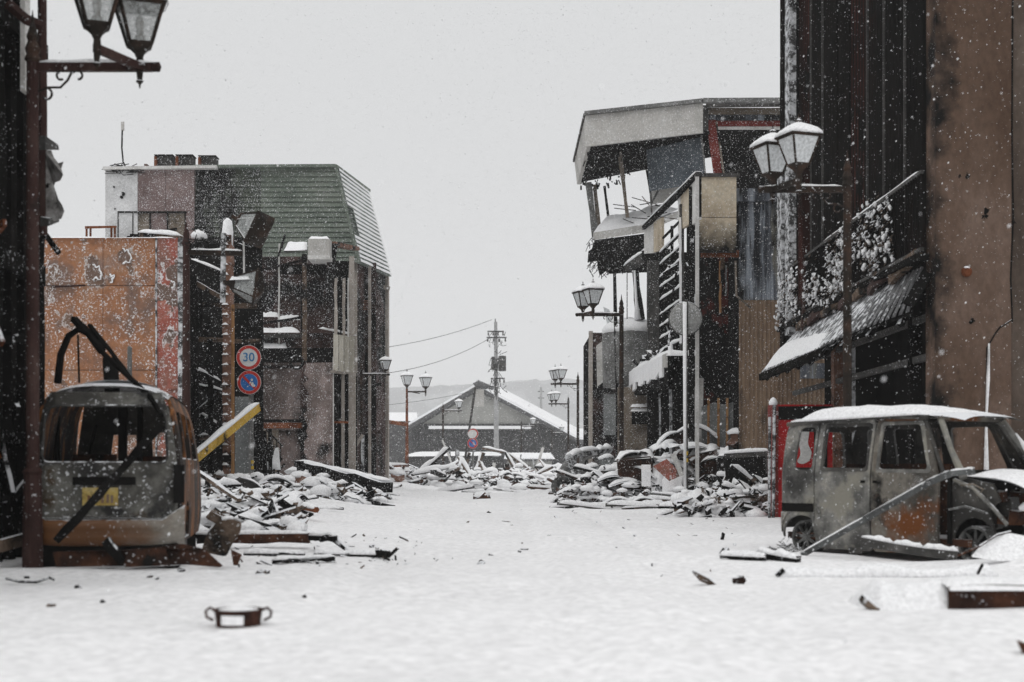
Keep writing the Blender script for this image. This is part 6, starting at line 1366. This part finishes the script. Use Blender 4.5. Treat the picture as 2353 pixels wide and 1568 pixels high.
    for sx in (-1,1): MB().tube([g+Vector((sx*(R0-.005),0,.11)),g+Vector((sx*(R0+.03),0,.125)),g+Vector((sx*(R0+.055),0,.105)),g+Vector((sx*(R0+.05),0,.07)),g+Vector((sx*(R0+.01),0,.05))],.009,6).build('handle', m['pot'], t)
    MB().lathe([(R0-.012,.10),(R0*.8,.118),(R0*.4,.128),(.001,.13)],20,g).build('snow', m['cap'], t, smooth=True)
    q = MB(); q.grid(lambda u, v: g+Vector(((R0+.006)*math.sin(-.55+u*.95),-(R0+.006)*math.cos(-.55+u*.95),.035+v*.055))-Vector((0,.004,0)),8,3); q.build('snow_patch', m['cap'], t, smooth=True)
front_right_debris()

# ================================================================== CRUSHED CAR AND RUBBLE
def crushed_car():
    t = thing('crushed_car', 'crushed car shell with a bent snowy door frame lying against the rubble heap', 'car', G(1345,43))
    rr = random.Random(61)
    a = [P(1333,1128,41.5),P(1322,1085,41.5),P(1308,1052,41.5),P(1330,1042,42),P(1370,1038,42.5),P(1402,1034,43)]
    MB().tube(a, [.16,.15,.14,.12,.11,.10], 8).build('bent_pillar', m['frosted'], t)
    s = MB(); 
    for p, q in zip(a[2:], a[3:]): snow_beam(s, p, q, .26,.12,.06,8,p.x)
    s.build('snow', m['cap'], t, smooth=True)
    MB().tube([P(1285,1095,41.8),P(1300,1072,41.6),P(1312,1056,41.5)],[.10,.12,.10],6).build('front_strut', m['grey'], t)
    MB().plate([(1330,1100),(1330,1066),(1345,1050),(1385,1046),(1400,1060),(1400,1100)],[rpoly([(1340,1080),(1345,1058),(1366,1052),(1366,1080)],3)], lambda u,v,w: P(u,v,42.6+w), .08).build('door_shell', m['grey'], t)
    MB().pbox(1298,1075,1330,1118,42.3,.6).jitter(.08,3).build('bonnet_shell', m['board'], t)
    MB().pbox(1345,1080,1410,1125,43,1.0).jitter(.08,5).build('body_shell', m['rust'], t)
    MB().lathe([(.02,-.1),(.3,-.1),(.31,.1),(.02,.1)],14,P(1290,1120,42),Matrix.Rotation(R(75),3,'X')).build('wheel', m['rim'], t)
crushed_car()
def big_scrap():
    rr = random.Random(66)
    def box(name, pts8, mat, lab, cat, snow=None, jit=.05, sh=.15):
        o = MB().hexa(pts8).jitter(jit,len(lab)).build(name, m[mat]); tag(o, lab, cat)
        if snow:
            s = MB(); snow_on(s, *snow, sh, 12, 6, len(lab)); s.build('snow', m['cap'], o, smooth=True)
        return o
    d = 37.4
    q = lambda x, y, dd=0: P(x, y, d+dd)
    box('rusted_cabinet', [q(1620,1125),q(1672,1125),q(1680,1100,1.2),q(1628,1110,1.2),q(1580,1048),q(1640,1035),q(1655,1030,1.2),q(1600,1032,1.2)], 'rust', 'large tilted rusty steel cabinet lying on the rubble behind the mirror pole', 'cabinet', (q(1582,1046),q(1640,1034),q(1655,1028,1.2),q(1600,1030,1.2)))
    box('rusted_tank', [q(1425,1125),q(1505,1125),q(1512,1110,1.5),q(1436,1110,1.5),q(1418,1056),q(1496,1052),q(1500,1045,1.5),q(1435,1048,1.5)], 'rust', 'snow-topped rusty tank casing between the crushed car and the white panel', 'tank', (q(1412,1058),q(1500,1052),q(1505,1042,1.5),q(1425,1044,1.5)), .05, .16)
    box('white_board', [q(1474,1118,-1),q(1496,1118,-1),q(1496,1118,-.9),q(1474,1118,-.9),q(1474,1068,-1),q(1495,1068,-1),q(1495,1068,-.9),q(1474,1068,-.9)], 'cap', 'upright white rectangular board standing in the rubble', 'board', None, .005)
    o = MB().plate([(1500,1072),(1532,1055),(1568,1092),(1538,1106)], [], lambda u,v,w: P(u,v,d-1.1+w), .06).build('red_sheet', m['redplaster']); tag(o, 'tilted faded red sheet leaning in the rubble beside the mirror pole', 'sheet')
    o = MB().plate([(1540,1045),(1552,1040),(1572,1092),(1562,1096)], [], lambda u,v,w: P(u,v,d-1.2+w), .08).build('pale_board', m['white']); tag(o, 'narrow pale board leaning against the faded red sheet', 'board')
    o = MB().tube([G(1548,36.8,.1),P(1545,1110,36.9),P(1560,1090,37.0)],[.3,.26,.2],8).jitter(.03,2).build('snow_bundle', m['cap']); tag(o, 'thick snow-coated roll leaning behind the mirror pole', 'roll')
    box('rusted_cabinet', [q(1640,1125,-.5),q(1662,1125,-.5),q(1668,1120,.8),q(1650,1120,.8),q(1652,1050,-.5),q(1672,1046,-.5),q(1676,1040,.8),q(1658,1042,.8)], 'char', 'blackened upright casing beside the tilted rusty cabinet', 'casing', (q(1650,1048,-.5),q(1674,1045,-.5),q(1676,1038,.8),q(1656,1040,.8)))
    o = MB().plate([(1580,1170),(1604,1120),(1630,1138),(1645,1172)], [], lambda u,v,w: P(u,v,35.5+w+.003*v-3.4), .05).build('bent_black_sheet', m['char']); tag(o, 'bent black sheet propped at the foot of the mirror pole', 'sheet')
    o = MB().beam(P(1612,1130,35.6),P(1648,1172,35.0),.12,.05,4,.01,rr).build('pale_plank', m['white']); tag(o, 'pale plank slanting down beside the bent black sheet', 'plank')
    a, b = P(1665,1048,33.5), P(1768,1042,33.2)
    o = MB().beam(a,b,.12,.12).build('snowy_rail', m['dkgrey']); tag(o, 'level snow-topped rail running to the frosted pipes by the vending machine', 'rail')
    s = MB(); snow_beam(s,a,b,.14,.08,.06,16,2); s.build('snow', m['cap'], o, smooth=True)
    MB().beam(P(1765,1090,33.2),P(1765,1045,33.2),.1).build('post', m['dkgrey'], o)
    o = MB().pbox(1668,1048,1770,1100,34.5,.1,-.2).build('low_fence', m['black']); tag(o, 'low sooty wall behind the snow-topped rail', 'wall')
    # black beam at left foot of the annex
    a, b = P(690,1072,42), P(888,1118,38)
    o = MB().beam(a,b,.5,.35,8,.03,rr).build('fallen_girder', m['char']); tag(o, 'long black fallen girder sloping down in front of the pink pier', 'girder')
    s = MB(); snow_beam(s,a+Vector((0,.1,0)),b+Vector((0,.1,0)),.3,.06,.165,26,5); s.build('snow', m['cap'], o, smooth=True)
    a, b = P(770,1085,41), P(848,1108,40)
    o = MB().beam(a,b,.25,.06,4,.01,rr).build('long_plank', m['wood']); tag(o, 'plank lying on the long black girder before the pink pier', 'plank')
    a, b = P(778,1090,47), P(833,1000,46.5)
    o = MB().beam(a,b,.06,.08).build('leaning_pole', m['paletan']); tag(o, 'pale thin pole leaning against the street front of the green-roofed building', 'pole')
    o = MB().beam((X(834,47),47,-.1),P(834,1000,47),.1,.1,4,.02,rr).build('snowy_stake', m['frosted']); tag(o, 'white snow-caked stake before the dark front under the green roof', 'stake')
    for px, dd, w_ in ((690,40,.10),(618,38,.12)):
        o = MB().tube([(X(px,dd),dd,-.2),(X(px,dd),dd,1.6 if px==618 else 1.2)],w_,8).build('charred_bollard', m['char']); tag(o, 'charred stump of a post standing before the annex stair' if px==618 else 'charred stump beside the lamp in front of the pink pier', 'post')
    # white chair-like wreck
    o = thing('wrecked_chair', 'snow-covered wrecked chair frame standing before the annex stair', 'chair', G(625,36))
    MB().pbox(600,1062,632,1078,36,.5).jitter(.04,2).build('seat', m['cap'], o, smooth=True); MB().plate([(620,1080),(632,1030),(640,1028),(645,1080)],[],lambda u,v,w:P(u,v,36.3+w),.08).build('backrest', m['cap'], o)
    for px, dd in ((604,36.1),(630,36.1),(608,36.5),(640,36.5)): MB().beam((X(px,dd),dd,.1),P(px,1078,dd),.04).build('leg', m['char'], o)
    # flaps on the snow in mid street
    for i, (x0, x1, dd, lab) in enumerate(((780,838,33,'snowy humped sheet with a black hollow beneath, lying alone in the street'),(655,722,38,'rusty curved tile-like sheet under snow at the edge of the snowy heap'),(1105,1148,70,'rusty crumpled sheet on the snow before the far rubble'))):
        a = G(x0,dd,.02); b = G(x1,dd,.02); w_ = (b-a).length; mb = MB()
        mb.grid(lambda u, v: a.lerp(b,u)+Vector((0,-.1+v*.5,.16*math.sin(math.pi*min(1,u*1.1))*(.7+.3*v)*(1+.3*math.sin(u*9)))), 12, 4); o = mb.build('humped_sheet', m['rust' if i else 'char']); tag(o, lab, 'sheet')
        s = MB(); s.grid(lambda u, v: a.lerp(b,.05+u*.9)+Vector((0,v*.42,.17*math.sin(math.pi*min(1,(.05+u*.9)*1.1))*(.7+.3*v)*(1+.3*math.sin(u*8.1+.45))+.03+.06*(4*v*(1-v))**.5*(4*u*(1-u))**.5)), 14, 5); s.build('snow', m['cap'], o, smooth=True)
big_scrap()

def rubble():
    rr = random.Random(77)
    # prototypes: timber with a snow cap
    protos = []
    for i in range(14):
        L = rr.uniform(.7,2.2); w_ = rr.uniform(.08,.24); h = rr.uniform(.05,.14)
        a = Vector((-L/2,0,0)); b = Vector((L/2,0,0))
        o = MB().beam(a,b,w_,h,5,.012,rr).build('rubble_plank', m[('char','wood','char','rust','dkgrey','char')[i % 6]], keep=True)
        s = MB(); snow_beam(s, a*.98, b*.98, w_*1.08, rr.uniform(.07,.15), h/2-.03, 12, i*1.3); s.build('snow', m['cap'], o, smooth=True, keep=True)
        o['adj'] = ('short ' if L < 1.2 else 'long ')+('thin ' if w_ < .14 else 'broad ')+{0:'black',1:'brown',2:'black',3:'rust-brown',4:'grey',5:'black'}[i % 6]; protos.append(('plank', o))
    for i in range(8):
        r = rr.uniform(.12,.32); mb = MB(); mb.lathe([(.01,-r*.7),(r*.9,-r*.6),(r,0),(r*.7,r*.4),(.01,r*.5)],6); mb.jitter(r*.28,i); o = mb.build('rubble_chunk', m[('brick','char','rust','board')[i % 4]], keep=True)
        s = MB(); s.lathe([(r*1.0,r*.25),(r*1.02,r*.45),(r*.7,r*.72),(.01,r*.85)],10); s.jitter(r*.07,i+5).build('snow', m['cap'], o, smooth=True, keep=True)
        o['adj'] = ('small ' if r < .2 else 'large ')+('brick-red','black','rust-brown','grey')[i % 4]; protos.append(('chunk', o))
    for i in range(6):
        L = rr.uniform(.6,1.4); wd = rr.uniform(.4,.9); a = rr.uniform(.1,.3)
        f = lambda u, v: Vector(((u-.5)*L, (v-.5)*wd, a*math.sin(u*3.1)*(1-.4*v)+.05*math.sin(v*7)))
        mb = MB(); mb.grid(f,8,5); mb.f += []; o = mb.build('rubble_sheet', m[('rust','dkgrey','char')[i % 3]], keep=True)
        s = MB(); s.grid(lambda u, v: f(.04+u*.9,.05+v*.9)+Vector((0,0,.012+.07*(4*u*(1-u))**.5*(4*v*(1-v))**.5*(1+.6*float(fbm(u*4+i,v*4,3))))),10,6); s.build('snow', m['cap'], o, smooth=True, keep=True)
        o['adj'] = ('short ' if L < 1 else 'long ')+('rust-brown','grey','black')[i % 3]; protos.append(('sheet', o))
    for i in range(4):
        L = rr.uniform(.9,2.2); r = rr.uniform(.03,.07)
        o = MB().tube([(-L/2,0,0),(0,0,rr.uniform(0,.1)),(L/2,0,0)],r,6).build('rubble_pipe', m[('rustpost','grey')[i % 2]], keep=True)
        s = MB(); snow_beam(s,(-L/2,0,0),(L/2,0,0),r*2.4,r*1.4,r*.5,10,i); s.build('snow', m['cap'], o, smooth=True, keep=True); o['adj'] = ('short ' if L < 1.5 else 'long ')+('rust-red','grey')[i % 2]; protos.append(('pipe', o))
    used = set()
    kindw = {'plank': .55, 'chunk': .2, 'sheet': .15, 'pipe': .10}
    names = {'plank': ('snow-capped plank', 'plank'), 'chunk': ('snow-capped rubble chunk', 'rubble chunk'), 'sheet': ('snow-covered crumpled sheet', 'metal sheet'), 'pipe': ('snow-lined pipe', 'pipe')}
    def scatter(n, px0, px1, d0, d1, where, flat=True, zup=.05, scale=1, steep=.1, ang=None, kinds=None):
        for i in range(n):
            k = rr.choice(kinds) if kinds else rr.choices(list(kindw), list(kindw.values()))[0]; src = rr.choice([o for kk, o in protos if kk == k])
            d = d0+(d1-d0)*rr.random(); px = rr.uniform(px0, px1)
            if src.name in used: o = copy_tree(src)
            else: o = src; used.add(src.name)
            g = G(px, d, zup*rr.random()+.02); o.location = g
            st = rr.random() < steep
            o.rotation_euler = (rr.uniform(-.12,.12) if not st else rr.uniform(-.3,.3), rr.gauss(0,.14) if not st else rr.uniform(-.9,.9), (rr.gauss(0,.45) if rr.random() < .6 else rr.uniform(-1.6,1.6)) if ang is None else rr.gauss(ang,.25))
            sc = scale*rr.uniform(.75,1.25); o.scale = (sc,sc,sc)
            tag(o, src['adj']+' '+names[k][0]+' '+where, names[k][1], src['adj']+' '+names[k][1]+' debris '+where)
    scatter(34, 452, 640, 18.5, 23.5, 'in the heap beside the van with the yellow plate', zup=.12, scale=.5, steep=.12)
    scatter(34, 445, 700, 24, 33, 'in the heap before the speed limit sign', zup=.2, scale=.75, steep=.12)
    scatter(30, 600, 880, 34, 46, 'in the heap before the pink pier', zup=.3, scale=.9, steep=.15)
    scatter(36, 860, 1060, 60, 76, 'in the heap around the rust-red lamp', zup=.7, scale=1.2, steep=.3)
    scatter(40, 1000, 1300, 68, 92, 'in the heap before the gable house', zup=.5, scale=1.1, steep=.4)
    scatter(56, 1290, 1560, 37.9, 41, 'in the heap by the crushed car', zup=.75, scale=.8, steep=.3)
    scatter(44, 1540, 1770, 29, 37.5, 'in the heap by the tilted cabinet', zup=.3, scale=.7, steep=.2)
    scatter(26, 1395, 1700, 37.5, 38.7, 'piled high around the rusty tank casing', zup=1.15, scale=1.15, steep=.6, kinds=('sheet','chunk','sheet'))
    scatter(14, 1290, 1600, 34, 37, 'half buried before the mirror pole', zup=.05, scale=.7, steep=0, ang=0)
    scatter(10, 1000, 1330, 45, 62, 'half buried in the open street', zup=.02, scale=.9, steep=0, ang=0)
    for o in COL.objects:
        if 'adj' in o: del o['adj']
    # finer broken stuff between the pieces: nobody could count it
    def fine(n, px0, px1, d0, d1, zup, smin, smax, mats):
        for mi, mt in enumerate(mats):
            mb = MB()
            for i in range(n):
                d = rr.uniform(d0, d1); px = rr.uniform(px0, px1); a = rr.uniform(smin, smax); g = G(px, d, zup*rr.random()**2)
                if mt == 'cap':
                    r = a*rr.uniform(1,2.4); mb.lathe([(r*.9,-r*.3),(r*1.05*rr.uniform(.8,1.3),0),(r*.8,r*.35*rr.uniform(.6,1.2)),(r*.15,r*.5)], 7, g); continue
                e = Matrix.Rotation(rr.uniform(0,6.3),3,'Z') @ Matrix.Rotation(rr.gauss(0,.5),3,'X') @ Matrix.Rotation(rr.gauss(0,.5),3,'Y')
                lx, ly, lz = a*rr.uniform(.8,3.5), a*rr.uniform(.3,1), a*rr.uniform(.1,.4)
                mb.add([g+e @ Vector((x*lx*rr.uniform(.6,1),y*ly*rr.uniform(.5,1),z*lz)) for z in (-1,1) for x, y in ((-1,-1),(1,-1),(1,1),(-1,1))], [(0,3,2,1),(4,5,6,7),(0,1,5,4),(1,2,6,5),(2,3,7,6),(3,0,4,7)])
            (mb.jitter(smax*.12,mi) if mt == 'cap' else mb).build('fine_rubble', m[mt], keep=True, kind='stuff', smooth=(mt == 'cap'))
    fine(330, 450, 690, 18, 33, .28, .03, .10, ('char','wood','cap'))
    fine(260, 600, 880, 34, 48, .35, .05, .15, ('char','wood','cap'))
    fine(420, 870, 1310, 60, 92, .4, .06, .2, ('char','rust','cap'))
    fine(420, 1290, 1690, 36.9, 40.5, .45, .04, .12, ('char','rust','cap'))
    fine(260, 1560, 1775, 28, 36, .4, .03, .12, ('char','wood','cap'))
    fine(45, 540, 960, 14, 19.5, .03, .008, .03, ('char','wood'))
    fine(22, 950, 1720, 13, 34, .015, .008, .04, ('char','wood'))
    # upright stakes in the far heap
    for i in range(16):
        px = rr.uniform(1000,1290); d = rr.uniform(74,98); g = G(px,d); L = rr.uniform(.8,2.2)
        o = MB().beam(g-Vector((0,0,.3)), g+Vector((rr.uniform(-.9,.9),0,L)), rr.uniform(.08,.2), .1,3,.01,rr).build('splintered_stake', m['frosted' if i % 2 else 'white']); tag(o, 'splintered pale stake jutting from the far heap before the gable house', 'stake', 'stakes in the far heap')
    for i, (x0,y0,x1,y1,dd) in enumerate(((1108,1030,1165,1042,90),(1160,1040,1185,1085,90),(1165,1042,1215,1080,91),(1060,1100,1078,1040,84),(1090,1112,1110,1040,84),(1120,1110,1100,1060,80))):
        o = MB().beam(P(x0,y0,dd),P(x1,y1,dd),.28,.14,4,.02,rr).build('fallen_rafter', m['wood']); tag(o, 'broken rafter with snow on it, in the tangle before the gable house', 'rafter', 'broken rafters in the far tangle')
        s = MB(); snow_beam(s,P(x0,y0,dd),P(x1,y1,dd),.32,.14,.07,8,i); s.build('snow', m['cap'], o, smooth=True)
rubble()

# ================================================================== AIR: FALLING SNOW AND HAZE
def falling_snow():
    rs = np.random.RandomState(3); N = 235000
    y = 1.5+(52-1.5)*rs.rand(N*3)**(1/2.6); x = (rs.rand(N*3)*2-1)*25; z = rs.rand(N*3)*17
    keep = (np.abs(x) < .44*y+2.5) & (z < .36*y+2.0); x, y, z = x[keep][:N], y[keep][:N], z[keep][:N]
    r = np.exp(rs.randn(len(x))*.42)*.0050; r = np.clip(r, .0022, .013)
    n = len(x); base = np.array([[1,0,0],[-1,0,0],[0,1,0],[0,-1,0],[0,0,1.25],[0,0,-1.25]])
    th = rs.rand(n)*6.28; c, s = np.cos(th), np.sin(th)
    V = np.zeros((n,6,3))
    for k in range(6):
        bx, by, bz = base[k]; V[:,k,0] = x+r*(bx*c-by*s+.35*bz); V[:,k,1] = y+r*(bx*s+by*c); V[:,k,2] = z+r*bz
    tri = np.array([[0,2,4],[2,1,4],[1,3,4],[3,0,4],[2,0,5],[1,2,5],[3,1,5],[0,3,5]])
    F_ = (tri[None]+np.arange(n)[:,None,None]*6).reshape(-1,3)
    me = bpy.data.meshes.new('falling_snow'); me.vertices.add(n*6); me.vertices.foreach_set('co', V.ravel())
    me.loops.add(F_.size); me.loops.foreach_set('vertex_index', F_.ravel().astype(np.int32)); me.polygons.add(len(F_)); me.polygons.foreach_set('loop_start', np.arange(0,F_.size,3,dtype=np.int32))
    me.update(calc_edges=True); me.materials.append(m['flake']); o = bpy.data.objects.new('falling_snow', me); COL.objects.link(o); o['kind'] = 'stuff'
falling_snow()
def haze():
    h = MB().box((-1950,-15,-4),(1950,2080,210)).build('haze', bpy.data.materials.new('haze_air'), keep=True)
    mt = h.data.materials[0]; mt.use_nodes = True; n = mt.node_tree.nodes; n.remove(n['Principled BSDF'])
    v = n.new('ShaderNodeVolumePrincipled'); v.inputs['Color'].default_value = (.985,.987,.99,1); v.inputs['Density'].default_value = .0005; v.inputs['Anisotropy'].default_value = 0
    mt.node_tree.links.new(v.outputs[0], n['Material Output'].inputs['Volume']); h['kind'] = 'stuff'
haze()
